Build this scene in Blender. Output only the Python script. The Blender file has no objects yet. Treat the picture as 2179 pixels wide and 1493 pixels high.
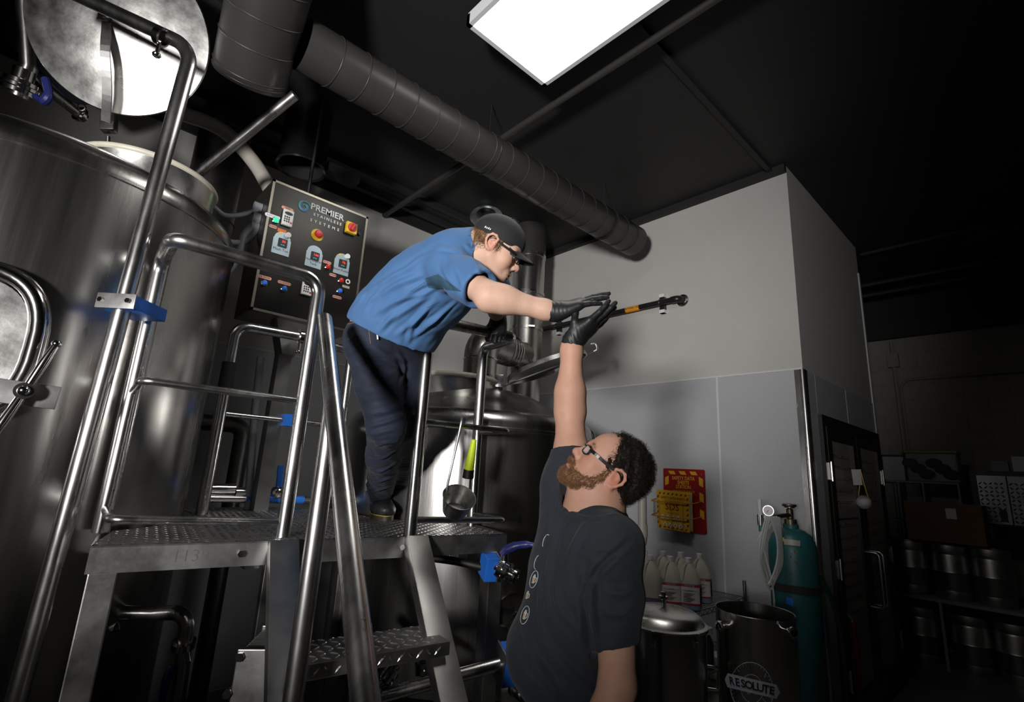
import bpy, bmesh, math, random
import numpy as np
from mathutils import Vector, Matrix
from mathutils.bvhtree import BVHTree
random.seed(7); rng = np.random.default_rng(7)
S = bpy.context.scene
COL = S.collection
PI = math.pi
# ------------------------------------------------------------------ camera
W, H, FPX = 2179., 1493., 1075.
CAM = np.array([0., 0., 1.6])
CR = np.array([[0.72706013, -0.19535333, -0.65819499],
               [-0.68459415, -0.13352903, -0.71658974],
               [0.05210005, 0.97160027, -0.23082138]])   # columns: right, up, back
cd = bpy.data.cameras.new('camera'); cam = bpy.data.objects.new('camera', cd); COL.objects.link(cam)
cd.sensor_fit = 'HORIZONTAL'; cd.sensor_width = 36; cd.lens = FPX / W * 36; cd.clip_start = .05; cd.clip_end = 60
mw = Matrix.Identity(4)
for i in range(3):
    for j in range(3): mw[i][j] = CR[i, j]
    mw[i][3] = CAM[i]
cam.matrix_world = mw
S.camera = cam
# ------------------------------------------------------------------ world and lights
wd = bpy.data.worlds.new('world'); S.world = wd; wd.use_nodes = True
wd.node_tree.nodes['Background'].inputs[0].default_value = (.55, .6, .7, 1)
wd.node_tree.nodes['Background'].inputs[1].default_value = .012
S.view_settings.view_transform = 'Standard'; S.view_settings.look = 'None'
S.view_settings.exposure = 0.0; S.view_settings.gamma = 1; S.view_settings.use_curve_mapping = False
def spot(name, loc, aim, energy, radius, ang, blend, col=(1, 1, 1)):
    l = bpy.data.lights.new(name, 'SPOT'); l.energy = energy; l.shadow_soft_size = radius
    l.spot_size = math.radians(ang); l.spot_blend = blend; l.color = col
    o = bpy.data.objects.new(name, l); COL.objects.link(o); o.location = loc
    o.rotation_euler = (Vector(aim) - Vector(loc)).to_track_quat('-Z', 'Y').to_euler()
    return o
# the photographer's strobe, well behind and left of the camera, a wide flat beam, aimed at the two men
strobe = spot('strobe_light', (-2.6, -.62, 1.80), (1.52, 2.36, 2.92), 1270, .28, 60, 1.0, (1, .985, .965))
# ------------------------------------------------------------------ geometry helpers
def px(x, y): return CR @ np.array([(x - 1089.5), -(y - 746.5), -FPX])
def at(x, y, D): return CAM + px(x, y) / FPX * D           # point seen at a pixel of the photo, D metres along the view axis
def onz(x, y, z): r = px(x, y); return CAM + r * (z - CAM[2]) / r[2]
def onx(x, y, X): r = px(x, y); return CAM + r * X / r[0]
def ony(x, y, Y): r = px(x, y); return CAM + r * Y / r[1]
def onvert(x, y, P): r = px(x, y); return CAM + r * math.hypot(P[0], P[1]) / math.hypot(r[0], r[1])
def proj(P): v = CR.T @ (np.array(P) - CAM); return (1089.5 - FPX * v[0] / v[2], 746.5 + FPX * v[1] / v[2])
V = lambda p: Vector([float(c) for c in p])
def nrm(v): v = np.array(v, float); return v / np.linalg.norm(v)

class MB:
    def __init__(s): s.v = []; s.f = []
    def add(s, vs, fs):
        n = len(s.v); s.v += [tuple(float(c) for c in p) for p in vs]; s.f += [tuple(n + i for i in f) for f in fs]; return s
    def box(s, lo, hi, M=None, bev=0):
        lo = list(lo); hi = list(hi)
        if bev <= 0:
            vs = [(x, y, z) for z in (lo[2], hi[2]) for y in (lo[1], hi[1]) for x in (lo[0], hi[0])]
            fs = [(0, 2, 3, 1), (4, 5, 7, 6), (0, 1, 5, 4), (2, 6, 7, 3), (0, 4, 6, 2), (1, 3, 7, 5)]
        else:
            bm = bmesh.new(); bmesh.ops.create_cube(bm, size=1)
            for v in bm.verts: v.co = Vector([(lo[i] + hi[i]) / 2 + v.co[i] * (hi[i] - lo[i]) for i in range(3)])
            bmesh.ops.bevel(bm, geom=bm.edges[:], offset=bev, segments=2, affect='EDGES', profile=.6)
            bm.verts.index_update(); vs = [tuple(v.co) for v in bm.verts]; fs = [tuple(v.index for v in f.verts) for f in bm.faces]; bm.free()
        if M is not None: vs = [tuple(M @ Vector(v)) for v in vs]
        return s.add(vs, fs)
    def tube(s, path, r, seg=16, cap=True, closed=False):
        P = [np.array(p, float) for p in path]; n = len(P)
        R = r if hasattr(r, '__len__') else [r] * n
        T = []
        for i in range(n):
            if closed: t = P[(i + 1) % n] - P[i - 1]
            elif i == 0: t = P[1] - P[0]
            elif i == n - 1: t = P[-1] - P[-2]
            else: t = nrm(P[i + 1] - P[i]) + nrm(P[i] - P[i - 1])
            T.append(nrm(t))
        u = np.cross(T[0], [0, 0, 1.]); u = nrm(u) if np.linalg.norm(u) > 1e-3 else np.array([1., 0, 0])
        vs = []
        for i in range(n):
            u = nrm(u - T[i] * np.dot(u, T[i])); w = np.cross(T[i], u)
            for k in range(seg):
                a = 2 * PI * k / seg; vs.append(P[i] + R[i] * (math.cos(a) * u + math.sin(a) * w))
        fs = []
        for i in range(n if closed else n - 1):
            for k in range(seg):
                a = i * seg + k; b = i * seg + (k + 1) % seg; j = ((i + 1) % n) * seg
                fs.append((a, b, j + (k + 1) % seg, j + k))
        if cap and not closed: fs.append(tuple(range(seg))[::-1]); fs.append(tuple((n - 1) * seg + k for k in range(seg)))
        return s.add(vs, fs)
    def cyl(s, a, b, r, r2=None, seg=20, cap=True): return s.tube([a, b], [r, r if r2 is None else r2], seg, cap)
    def lathe(s, prof, c=(0, 0, 0), ax=(0, 0, 1), seg=48, cap=False):
        ax = nrm(ax); u = np.cross(ax, [0, 0, 1.]); u = nrm(u) if np.linalg.norm(u) > 1e-3 else np.array([1., 0, 0]); w = np.cross(ax, u); c = np.array(c, float)
        vs = []; n = len(prof)
        for (r, h) in prof:
            for k in range(seg):
                a = 2 * PI * k / seg; vs.append(c + ax * h + max(r, 1e-5) * (math.cos(a) * u + math.sin(a) * w))
        fs = [(i * seg + k, i * seg + (k + 1) % seg, (i + 1) * seg + (k + 1) % seg, (i + 1) * seg + k) for i in range(n - 1) for k in range(seg)]
        if cap: fs.append(tuple(range(seg))[::-1]); fs.append(tuple((n - 1) * seg + k for k in range(seg)))
        return s.add(vs, fs)
    def ring(s, c, ax, R, r, seg=48, seg2=10):
        prof = [(R + r * math.cos(2 * PI * k / seg2), r * math.sin(2 * PI * k / seg2)) for k in range(seg2 + 1)]
        return s.lathe(prof, c, ax, seg)
    def sph(s, c, r, seg=16, n=9, ax=(0, 0, 1)):
        rr = np.array(r if hasattr(r, '__len__') else (r, r, r), float); m = len(s.v)
        s.lathe([(math.sin(PI * i / n), -math.cos(PI * i / n)) for i in range(n + 1)], (0, 0, 0), (0, 0, 1), seg)
        for i in range(m, len(s.v)): p = s.v[i]; s.v[i] = tuple(np.array(c) + np.array(p) * rr)
        return s
    def prism(s, poly, M, h):                              # polygon in local xy, extruded along z 0..h
        n = len(poly); vs = [tuple(M @ Vector((p[0], p[1], 0))) for p in poly] + [tuple(M @ Vector((p[0], p[1], h))) for p in poly]
        fs = [tuple(range(n))[::-1], tuple(range(n, 2 * n))] + [(i, (i + 1) % n, n + (i + 1) % n, n + i) for i in range(n)]
        return s.add(vs, fs)
    def bar(s, a, b, w, h, up=(0, 0, 1), bev=0):             # box beam from a to b, w across, h along up
        a = np.array(a, float); b = np.array(b, float); y = nrm(b - a); x = np.cross(y, nrm(up)); x = nrm(x); z = np.cross(x, y)
        M = Matrix([[x[i], y[i], z[i], a[i]] for i in range(3)] + [[0, 0, 0, 1]])
        return s.box((-w / 2, 0, -h / 2), (w / 2, float(np.linalg.norm(b - a)), h / 2), M, bev)
    def mesh(s, name):
        me = bpy.data.meshes.new(name); me.from_pydata(s.v, [], s.f); me.update(); return me
    def build(s, name, m, parent=None, smooth=True, ang=35):
        me = s.mesh(name)
        bm = bmesh.new(); bm.from_mesh(me); bmesh.ops.recalc_face_normals(bm, faces=bm.faces); bm.to_mesh(me); bm.free()
        return link(name, me, m, parent, smooth, ang)
def link(name, me, m, parent=None, smooth=True, ang=35):
    if m is not None: me.materials.append(m)
    if smooth:
        me.polygons.foreach_set('use_smooth', [True] * len(me.polygons)); me.set_sharp_from_angle(angle=math.radians(ang))
    o = bpy.data.objects.new(name, me); COL.objects.link(o)
    if parent is not None: attach(o, parent)
    return o
def wmat(o):
    m = Matrix.LocRotScale(o.location, o.rotation_euler, o.scale)
    if o.parent: return wmat(o.parent) @ o.matrix_parent_inverse @ m
    return m
def attach(o, parent): o.parent = parent; o.matrix_parent_inverse = wmat(parent).inverted(); return o
def tag(o, label, cat, group=None, kind=None):
    o['label'] = label; o['category'] = cat
    if group: o['group'] = group
    if kind: o['kind'] = kind
    return o
def thing(name, label, cat, loc=(0, 0, 0), group=None):
    o = bpy.data.objects.new(name, None); COL.objects.link(o); o.location = V(loc); o.empty_display_size = .05
    return tag(o, label, cat, group)
def struct(o): o['kind'] = 'structure'; return o
def copy_tree(o, parent=None, top=True):
    c = o.copy(); COL.objects.link(c)
    if parent is not None: c.parent = parent; c.matrix_parent_inverse = o.matrix_parent_inverse.copy()
    for ch in [x for x in bpy.data.objects if x.parent == o]: copy_tree(ch, c, False)
    return c
def fillet(pts, r, n=7):                                   # polyline with rounded corners
    P = [np.array(p, float) for p in pts]; out = [P[0]]
    R = r if hasattr(r, '__len__') else [r] * len(P)
    for i in range(1, len(P) - 1):
        a = nrm(P[i - 1] - P[i]); b = nrm(P[i + 1] - P[i]); th = math.acos(max(-1, min(1, float(np.dot(a, b)))))
        if th > PI - .02: out.append(P[i]); continue
        d = min(R[i] / math.tan(th / 2), .48 * np.linalg.norm(P[i - 1] - P[i]), .48 * np.linalg.norm(P[i + 1] - P[i])); rr = d * math.tan(th / 2)
        c = P[i] + nrm(a + b) * rr / math.sin(th / 2); s0 = P[i] + a * d - c; s1 = P[i] + b * d - c; om = PI - th
        for k in range(n + 1):
            t = k / n; out.append(c + (math.sin((1 - t) * om) * s0 + math.sin(t * om) * s1) / math.sin(om))
    out.append(P[-1]); return out
def spline(pts, n=8):                                      # Catmull-Rom
    P = [np.array(p, float) for p in pts]; P = [2 * P[0] - P[1]] + P + [2 * P[-1] - P[-2]]; out = []
    for i in range(1, len(P) - 2):
        for k in range(n):
            t = k / n; a, b, c, d = P[i - 1:i + 3]
            out.append(.5 * (2 * b + (c - a) * t + (2 * a - 5 * b + 4 * c - d) * t * t + (3 * b - a - 3 * c + d) * t ** 3))
    out.append(P[-2]); return out
def frame(o, x, y):                                        # matrix with local x,y axes and origin o
    x = nrm(x); z = nrm(np.cross(x, y)); y = np.cross(z, x)
    return Matrix([[x[i], y[i], z[i], float(o[i])] for i in range(3)] + [[0, 0, 0, 1]])
def text(name, body, M, size, m, parent, depth=.0006, align='CENTER', sx=1., bold=0., shear=0.):
    c = bpy.data.curves.new(name, 'FONT'); c.body = body; c.size = size; c.align_x = align; c.align_y = 'CENTER'; c.extrude = depth; c.resolution_u = 2; c.offset = bold; c.shear = shear
    o = bpy.data.objects.new(name + '_tmp', c); COL.objects.link(o)
    me = bpy.data.meshes.new_from_object(o.evaluated_get(bpy.context.evaluated_depsgraph_get()))
    bpy.data.objects.remove(o); bpy.data.curves.remove(c)
    me.transform(M @ Matrix.Diagonal((sx, 1, 1, 1))); me.name = name; me.materials.clear()
    return link(name, me, m, parent, False)
# ------------------------------------------------------------------ materials
def mat(name, col, rough=.5, metal=0., noise=0., nscale=8., stretch=(1, 1, 1), bump=0., bscale=60., rvar=0., emit=None, es=0., trans=0., alpha=1., ior=1.45, coat=0., sheen=0., spec=.5, col2=None, bstretch=None, vcol=False, sss=0.):
    m = bpy.data.materials.new(name); m.use_nodes = True; nt = m.node_tree; b = nt.nodes['Principled BSDF']; L = nt.links.new
    b.inputs['Base Color'].default_value = (*col, 1); b.inputs['Roughness'].default_value = rough; b.inputs['Metallic'].default_value = metal
    b.inputs['IOR'].default_value = ior; b.inputs['Specular IOR Level'].default_value = spec
    if trans: b.inputs['Transmission Weight'].default_value = trans
    if alpha < 1: b.inputs['Alpha'].default_value = alpha
    if coat: b.inputs['Coat Weight'].default_value = coat; b.inputs['Coat Roughness'].default_value = .1
    if sheen: b.inputs['Sheen Weight'].default_value = sheen; b.inputs['Sheen Roughness'].default_value = .5
    if sss: b.inputs['Subsurface Weight'].default_value = sss; b.inputs['Subsurface Radius'].default_value = (.012, .004, .002); b.inputs['Subsurface Scale'].default_value = 1.
    if emit: b.inputs['Emission Color'].default_value = (*emit, 1); b.inputs['Emission Strength'].default_value = es
    if noise or bump or rvar:
        tc = nt.nodes.new('ShaderNodeTexCoord'); mp = nt.nodes.new('ShaderNodeMapping'); mp.inputs['Scale'].default_value = stretch; L(tc.outputs['Object'], mp.inputs[0])
        n = nt.nodes.new('ShaderNodeTexNoise'); n.inputs['Scale'].default_value = nscale; n.inputs['Detail'].default_value = 6; n.inputs['Roughness'].default_value = .62; L(mp.outputs[0], n.inputs['Vector'])
        mr = nt.nodes.new('ShaderNodeMapRange'); mr.inputs['From Min'].default_value = .3; mr.inputs['From Max'].default_value = .7; L(n.outputs['Fac'], mr.inputs['Value'])
        if noise or vcol:
            mx = nt.nodes.new('ShaderNodeMix'); mx.data_type = 'RGBA'; c2 = col2 or tuple(c * (1 - noise) for c in col)
            mx.inputs['A'].default_value = (*c2, 1); mx.inputs['B'].default_value = (*col, 1); L(mr.outputs[0], mx.inputs['Factor'])
            out = mx.outputs['Result']
            if vcol:
                at_ = nt.nodes.new('ShaderNodeAttribute'); at_.attribute_name = 'Col'; m2 = nt.nodes.new('ShaderNodeMix'); m2.data_type = 'RGBA'; m2.blend_type = 'MULTIPLY'; m2.inputs['Factor'].default_value = 1
                L(out, m2.inputs['A']); L(at_.outputs['Color'], m2.inputs['B']); out = m2.outputs['Result']
            L(out, b.inputs['Base Color'])
        if rvar:
            r2 = nt.nodes.new('ShaderNodeMapRange'); r2.inputs['To Min'].default_value = max(.02, rough - rvar); r2.inputs['To Max'].default_value = rough + rvar; L(mr.outputs[0], r2.inputs['Value']); L(r2.outputs[0], b.inputs['Roughness'])
        if bump:
            n2 = nt.nodes.new('ShaderNodeTexNoise'); n2.inputs['Scale'].default_value = bscale; n2.inputs['Detail'].default_value = 4
            if bstretch:
                mp2 = nt.nodes.new('ShaderNodeMapping'); mp2.inputs['Scale'].default_value = bstretch; L(tc.outputs['Object'], mp2.inputs[0]); L(mp2.outputs[0], n2.inputs['Vector'])
            else: L(mp.outputs[0], n2.inputs['Vector'])
            bp = nt.nodes.new('ShaderNodeBump'); bp.inputs['Strength'].default_value = bump; bp.inputs['Distance'].default_value = .004; L(n2.outputs['Fac'], bp.inputs['Height']); L(bp.outputs[0], b.inputs['Normal'])
    return m
STEEL = (.56, .54, .51)
M = {}
M['tank'] = mat('brushed_tank_steel', (.46, .45, .435), .24, 1, .16, 5, (1, 1, .06), .05, 90, .07, bstretch=(1, 1, .03))
M['tube'] = mat('polished_tube_steel', (.62, .61, .60), .26, 1, .18, 9, (1, 1, .3), .04, 40, .07)
M['plate'] = mat('satin_plate_steel', (.46, .45, .44), .42, 1, .25, 6, (1, 1, 1), .06, 50, .08)
M['lid'] = mat('spun_lid_steel', (.60, .59, .57), .30, 1, .12, 12, (1, 1, 1), .05, 70, .06)
M['chrome'] = mat('polished_fitting_steel', (.62, .61, .60), .14, 1)
M['darksteel'] = mat('dark_mill_steel', (.20, .195, .19), .42, 1, .3, 7)
M['flue'] = mat('stainless_flue', (.58, .56, .53), .30, 1, .2, 6, (1, 1, .1), rvar=.06)
M['gasket'] = mat('white_silicone', (.62, .58, .48), .5, 0, .15, 20)
M['wall'] = mat('grey_wall_paint', (.47, .455, .435), .75, 0, .05, 3, bump=.08, bscale=180)
M['frp'] = mat('pebbled_frp_panel', (.41, .415, .43), .3, 0, .04, 4, bump=.8, bscale=150)
M['frptrim'] = mat('frp_trim', (.55, .55, .56), .4)
M['ceil'] = mat('black_ceiling_paint', (.019, .018, .018), .62, 0, .15, 2)
M['duct'] = mat('dark_grey_duct_paint', (.040, .038, .037), .42, 0, .15, 4)
M['blackpaint'] = mat('black_pipe_paint', (.02, .02, .021), .35)
M['floor'] = mat('grey_epoxy_floor', (.12, .115, .11), .45, 0, .3, 3)
M['blue'] = mat('blue_plastic', (.02, .15, .62), .4)
M['navy'] = mat('navy_valve_handle', (.025, .03, .16), .35)
M['white'] = mat('white_plastic', (.7, .7, .68), .4)
M['black'] = mat('black_plastic', (.012, .012, .013), .4)
M['rubber'] = mat('black_rubber', (.02, .02, .02), .7)
M['yellow'] = mat('yellow_paint', (.75, .5, .03), .4)
M['red'] = mat('red_plastic', (.5, .02, .02), .3)
M['block'] = mat('cream_block_paint', (.30, .28, .25), .7, 0, .1, 4, bump=.2, bscale=60)
M['mortar'] = mat('block_joint', (.27, .25, .22), .8)
# ================================================================== the room
XR, YL, ZC, YC = 3.99, 4.27, 4.10, 1.206      # right wall, back wall, ceiling, cooler corner
PT = 2.43                                      # top of the pebbled wall panels
struct(MB().box((-5, -6, -.1), (9, 4.5, 0)).build('floor', M['floor'], smooth=False))
ceil = struct(MB().box((-5, -6, ZC), (9, 4.5, ZC + .1)).build('ceiling', M['ceil'], smooth=False))
for nm, a, b in [('x', (1390, 90), (1620, 360))]:
    P = onz(*a, ZC - .015)
    MB().box((P[0] - .6, P[1] - .02, ZC - .03), (3.97, P[1] + .02, ZC)).build('seam_strip', M['ceil'], ceil)
for y in (2.95, 3.85, 4.1): MB().box((-3, y - .025, ZC - .05), (3.97, y + .025, ZC)).build('seam_strip', M['ceil'], ceil)
MB().box((XR - .05, YC, ZC - .06), (XR, YL - .02, ZC)).build('seam_strip', M['ceil'], ceil)
P = onz(1810, 545, ZC); MB().box((P[0] - .02, -5, ZC - .03), (P[0] + .02, YC, ZC)).build('seam_strip', M['ceil'], ceil)
for xx in (6.9, 7.3): MB().cyl((xx, -5, ZC - .12), (xx, 3.5, ZC - .12), .03, seg=8).build('ceiling_pipe', M['ceil'], ceil)
wl = struct(MB().box((-5, YL, 0), (XR + .2, YL + .12, ZC)).build('wall_back', M['wall'], smooth=False))
MB().box((-5, YL - .02, ZC - .1), (XR, YL, ZC)).build('cornice', M['ceil'], wl)
wr = struct(MB().box((XR, YC, 0), (XR + 2.0, YL + .1, ZC)).build('wall_right', M['wall'], smooth=False))
struct(MB().box((-5.1, -6, 0), (-5, 4.4, ZC)).build('wall_left', M['wall'], smooth=False))
struct(MB().box((-5, -6.1, 0), (9, -6, ZC)).build('wall_front', M['wall'], smooth=False))
# pebbled panels: each sheet is a piece with a batten between
js = [onx(1530, 900, XR)[1], 3.62]
ys = [YC + .012] + js + [YL]
for i in range(3):
    MB().box((XR - .006, ys[i] + .004, .02), (XR, ys[i + 1] - .004, PT)).build('panel', M['frp'], wr, False)
for y in js: MB().box((XR - .009, y - .008, .02), (XR - .005, y + .008, PT)).build('batten', M['frptrim'], wr, False)
MB().box((XR - .010, YC, PT), (XR, YL, PT + .014)).build('panel_cap', M['frptrim'], wr, False)
for a, b in [(-3, -.6), (-.6, .62), (.62, 1.84), (1.84, 3.06), (3.06, XR - .01)]:
    MB().box((a + .004, YL - .006, .02), (b - .004, YL, PT)).build('panel', M['frp'], wl, False)
MB().box((-3, YL - .010, PT), (XR, YL, PT + .014)).build('panel_cap', M['frptrim'], wl, False)
# steel corner guard
struct(MB().cyl((XR + .008, YC + .008, .01), (XR + .008, YC + .008, PT), .024, seg=24).box((XR - .012, YC + .004, .01), (XR - .003, YC + .055, PT)).box((XR + .004, YC - .012, .01), (XR + .05, YC - .002, PT)).build('trim_1', M['tube']))
# cooler side: pebbled sheets above and beside the door
XD0, XD1, ZD = 4.30, 5.86, 2.06
XE = 5.97
side = wr
for lo, hi in [((XR + .05, 0), (XD0 - .07, PT)), ((XD0 - .07, ZD + .07), (5.02, PT)), ((5.03, ZD + .07), (XE - .02, PT)), ((XD1 + .07, 0), (XE - .02, ZD + .06))]:
    MB().box((lo[0], YC - .006, lo[1] + .01), (hi[0] - .006, YC, hi[1])).build('panel', M['frp'], side, False)
MB().box((XE - .02, YC - .012, 0), (XE + .02, YC + .03, ZC - .3)).build('edge_trim', M['frptrim'], side, False)
# glazed double door of the cooler
M['doorframe'] = mat('dark_bronze_frame', (.035, .032, .028), .45, .6)
M['glass'] = mat('glass', (.9, .95, .93), .03, 0, trans=1, ior=1.45)
M['paper'] = mat('whiteboard_sheet', (.32, .29, .26), .35)
M['ink'] = mat('marker_ink', (.10, .09, .10), .6)
dr = MB().box((XD0 - .07, YC - .03, 0), (XD0, YC, ZD + .07)).box((XD1, YC - .03, 0), (XD1 + .07, YC, ZD + .07)).box((XD0, YC - .03, ZD), (XD1, YC, ZD + .07)).build('door_1', M['doorframe'], smooth=False); struct(dr)
xm = (XD0 + XD1) / 2
for i, (a, b) in enumerate(((XD0, xm), (xm, XD1))):
    a += .006; b -= .006
    lf = MB().box((a, YC - .034, .02), (a + .10, YC - .006, ZD - .01)).box((b - .10, YC - .034, .02), (b, YC - .006, ZD - .01)).box((a + .1, YC - .034, ZD - .11), (b - .1, YC - .006, ZD - .01)).box((a + .1, YC - .034, .02), (b - .1, YC - .006, .22)).build('door_leaf', M['doorframe'], dr, False)
    MB().box((a + .1, YC - .018, .22), (b - .1, YC - .014, ZD - .11)).build('pane', M['paper'], lf, False)
    # written sheet lines
    k = MB()
    for q in range(16):
        z = 1.83 - q * .085; MMl = rng.uniform(.5, .98)
        if q == 5: continue
        k.box((a + .13, YC - .0215, z), (a + .13 + (b - a - .26) * MMl, YC - .0185, z + .004))
        for w in range(7):
            x0 = a + .14 + w * (b - a - .3) / 7; hh = rng.uniform(.008, .03)
            k.box((x0, YC - .0215, z + .012), (x0 + rng.uniform(.02, .07), YC - .0185, z + .012 + hh * .4))
    k.build('handwriting', M['ink'], lf, False)
    if i == 0: MB().box((a + .1, YC - .022, 1.37), (b - .1, YC - .018, 1.385)).build('blue_rule', M['navy'], lf, False)
    hx = b - .05 if i == 0 else a + .05
    MB().tube(fillet([(hx, YC - .034, .72), (hx, YC - .12, .72), (hx, YC - .12, 1.12), (hx, YC - .034, 1.12)], .03), .011, 10).build('door_handle', M['tube'], lf)
    hx = a + .0 if i == 0 else b - .0
    for z in (.35, 1.05, 1.72):
        MB().box((hx - .035, YC - .04, z - .06), (hx + .035, YC - .030, z + .06)).cyl((hx, YC - .042, z - .07), (hx, YC - .042, z + .07), .009, seg=10).build('hinge', M['tube'], lf)
# far block wall: every block a piece
XF = 8.0
wf = struct(MB().box((XF + .012, -6, 0), (XF + .3, 4.5, 3.55)).build('wall_far', M['mortar'], smooth=False))
blk = MB().box((.045, .003, .003), (.053, .396, .197), bev=.003).mesh('block'); blk.materials.append(M['block'])
n = 0
for r in range(17):
    for c in range(10):
        y = -1.9 + c * .4 + (.2 if r % 2 else 0); z = .14 + r * .2
        if n >= 170 or y > 1.75 or z + .2 > 3.56: continue
        o = bpy.data.objects.new('block', blk); COL.objects.link(o); o.location = (XF - .042 + .004, y, z); attach(o, wf); o.matrix_parent_inverse = Matrix.Identity(4); n += 1
struct(MB().box((XF - .06, -6, 3.55), (XF + .3, 4.5, ZC)).build('wall_upper_far', M['ceil'], smooth=False))
wp = struct(MB().box((7.3, 1.72, 0), (XF + .2, 4.4, 3.40)).build('wall_pilaster', M['mortar'], smooth=False))
for r in range(17):
    for c, (xa, xb) in enumerate([(7.3, 7.66), (7.66, 8.0)]):
        MB().box((xa + .005, 1.70, r * .2 + .006), (xb - .005, 1.73, r * .2 + .194)).build('block', M['block'], wp, False)
struct(MB().box((7.25, 1.66, 3.40), (XF + .2, 4.4, ZC)).build('wall_upper_pilaster', M['ceil'], smooth=False))
struct(MB().box((XR + 2.0, 3.9, 0), (7.4, 4.4, ZC)).build('wall_passage', M['mortar'], smooth=False))
struct(MB().box((9.0, -6, 0), (9.1, -5.9, ZC)).build('wall_end', M['mortar'], smooth=False))

# ================================================================== ceiling light, ducts and conduits
M['lamp'] = mat('lit_diffuser', (.9, .9, .9), .5, emit=(1, .98, .93), es=8.0)
M['lampframe'] = mat('white_light_frame', (.72, .73, .75), .4)
def fixture(x0, y1, label, group):
    w, l = .61, 1.22; z = 3.90
    t = thing('ceiling_light', label, 'light', (x0 + w / 2, y1 - l / 2, z), group)
    y0 = y1 - l
    MB().box((x0 + .022, y0 + .022, z + .012), (x0 + w - .022, y1 - .022, z + .02)).build('diffuser', M['lamp'], t, False)
    f = MB()
    for a, b in [((x0, y0), (x0 + .025, y1)), ((x0 + w - .025, y0), (x0 + w, y1)), ((x0, y0), (x0 + w, y0 + .025)), ((x0, y1 - .025), (x0 + w, y1))]:
        f.box((a[0], a[1], z), (b[0], b[1], z + .07))
    f.build('frame', M['lampframe'], t, False)
    MB().box((x0 + .004, y0 + .004, z + .07), (x0 + w - .004, y1 - .004, z + .085)).build('back_pan', M['lampframe'], t, False)
    for yy in (y0 + .2, y1 - .2): MB().cyl((x0 + w / 2, yy, z + .08), (x0 + w / 2, yy, ZC), .006, seg=8).build('hanger', M['blackpaint'], t)
fixture(1.262, 1.872, 'bright white rectangular ceiling light with grey frame under the black ceiling', None)
# spiral duct along the ceiling
yd, zd, rd = 2.415, 3.70, .135
x0 = at(640, 110, 2.7)[0]; x1 = 3.66
t = thing('spiral_duct', 'long dark grey spiral duct running across the black ceiling', 'duct', (x0, yd, zd))
MB().lathe([(rd, x0 - .02), (rd, x1), (rd * .98, x1 + .004), (0, x1 + .006)], (0, yd, zd), (1, 0, 0), 40).build('duct_pipe', M['duct'], t)
k = 0; x = x0 + .14
while x < x1 - .06:
    MB().ring((x, yd, zd), (1, .10, .05), rd + .001, .0035, 40, 6).build('seam', M['duct'], t); x += .152
for xx in (1.9, 3.2): MB().ring((xx, yd, zd), (1, 0, 0), rd + .004, .004, 32, 6).cyl((xx, yd, zd + rd), (xx, yd, ZC), .004, seg=6).build('hanger', M['blackpaint'], t)
MB().box((x0 + .1, yd - .02, zd - .02 + rd), (x0 + .13, yd + .02, zd + rd + .03)).build('damper_tab', M['blackpaint'], t)
# short wide duct dropping from the ceiling at upper left
a = at(588, -70, 2.36); b = at(532, 165, 2.62); ax = nrm(b - a); L_ = float(np.linalg.norm(b - a))
t = thing('round_duct', 'wide dark grey duct section at upper left beside the steel lid', 'duct', b)
MB().lathe([(.175, -.35), (.175, L_), (.172, L_ + .006), (.15, L_ + .01), (0, L_ + .01)], a, ax, 40).build('duct_pipe', M['duct'], t)
for q in (.06, .2, .34, .48, L_ - .02):
    if q < L_: MB().ring(a + ax * q, ax + np.array([.05, .08, 0]), .176, .0035, 40, 6).build('seam', M['duct'], t)
# vertical stack behind the mash tun
P = ony(470, 330, 3.90)
t = thing('vent_stack', 'tall dark steel vent stack rising behind the round vessel to the ceiling', 'stack', (P[0], P[1], 1.0))
MB().cyl((P[0], P[1], 1.0), (P[0], P[1], ZC), .165, seg=40).build('pipe', M['darksteel'], t)
for z in (2.2, 3.2, 3.9): MB().ring((P[0], P[1], z), (0, 0, 1), .166, .005, 40, 6).build('band', M['darksteel'], t)
# black open vent stub
P = ony(640, 360, 3.45)
t = thing('vent_stub', 'short glossy black open pipe hanging from ceiling above control cabinet', 'vent', (P[0], P[1], P[2]))
M['gloss'] = mat('glossy_black_metal', (.018, .018, .019), .2, .3)
MB().lathe([(.15, .01), (.168, 0), (.172, .012), (.160, .03), (.155, .6)], (P[0], P[1], P[2]), seg=40).build('pipe', M['gloss'], t)
MB().lathe([(.15, .01), (.145, .6)], (P[0], P[1], P[2]), seg=40).build('lining', M['blackpaint'], t)
MB().box((P[0] + .17, P[1] - .05, P[2] + .06), (P[0] + .42, P[1] + .07, P[2] + .13)).build('bracket', M['blackpaint'], t)
# conduit under the ceiling
t = MB().cyl((2.10, -1.5, 4.0), (2.10, 4.25, 3.98), .024, seg=12).build('conduit', M['duct']); tag(t, 'straight dark conduit crossing under the ceiling behind the spiral duct', 'conduit')
# round speaker in the dark ceiling at right
P = onz(2118, 503, ZC)
t = MB().lathe([(.0, -.012), (.22, -.012), (.24, -.006), (.24, 0)], (P[0], P[1], ZC), seg=32).build('ceiling_speaker', M['duct']); tag(t, 'round ceiling speaker in the dark ceiling at right', 'speaker')
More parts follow.
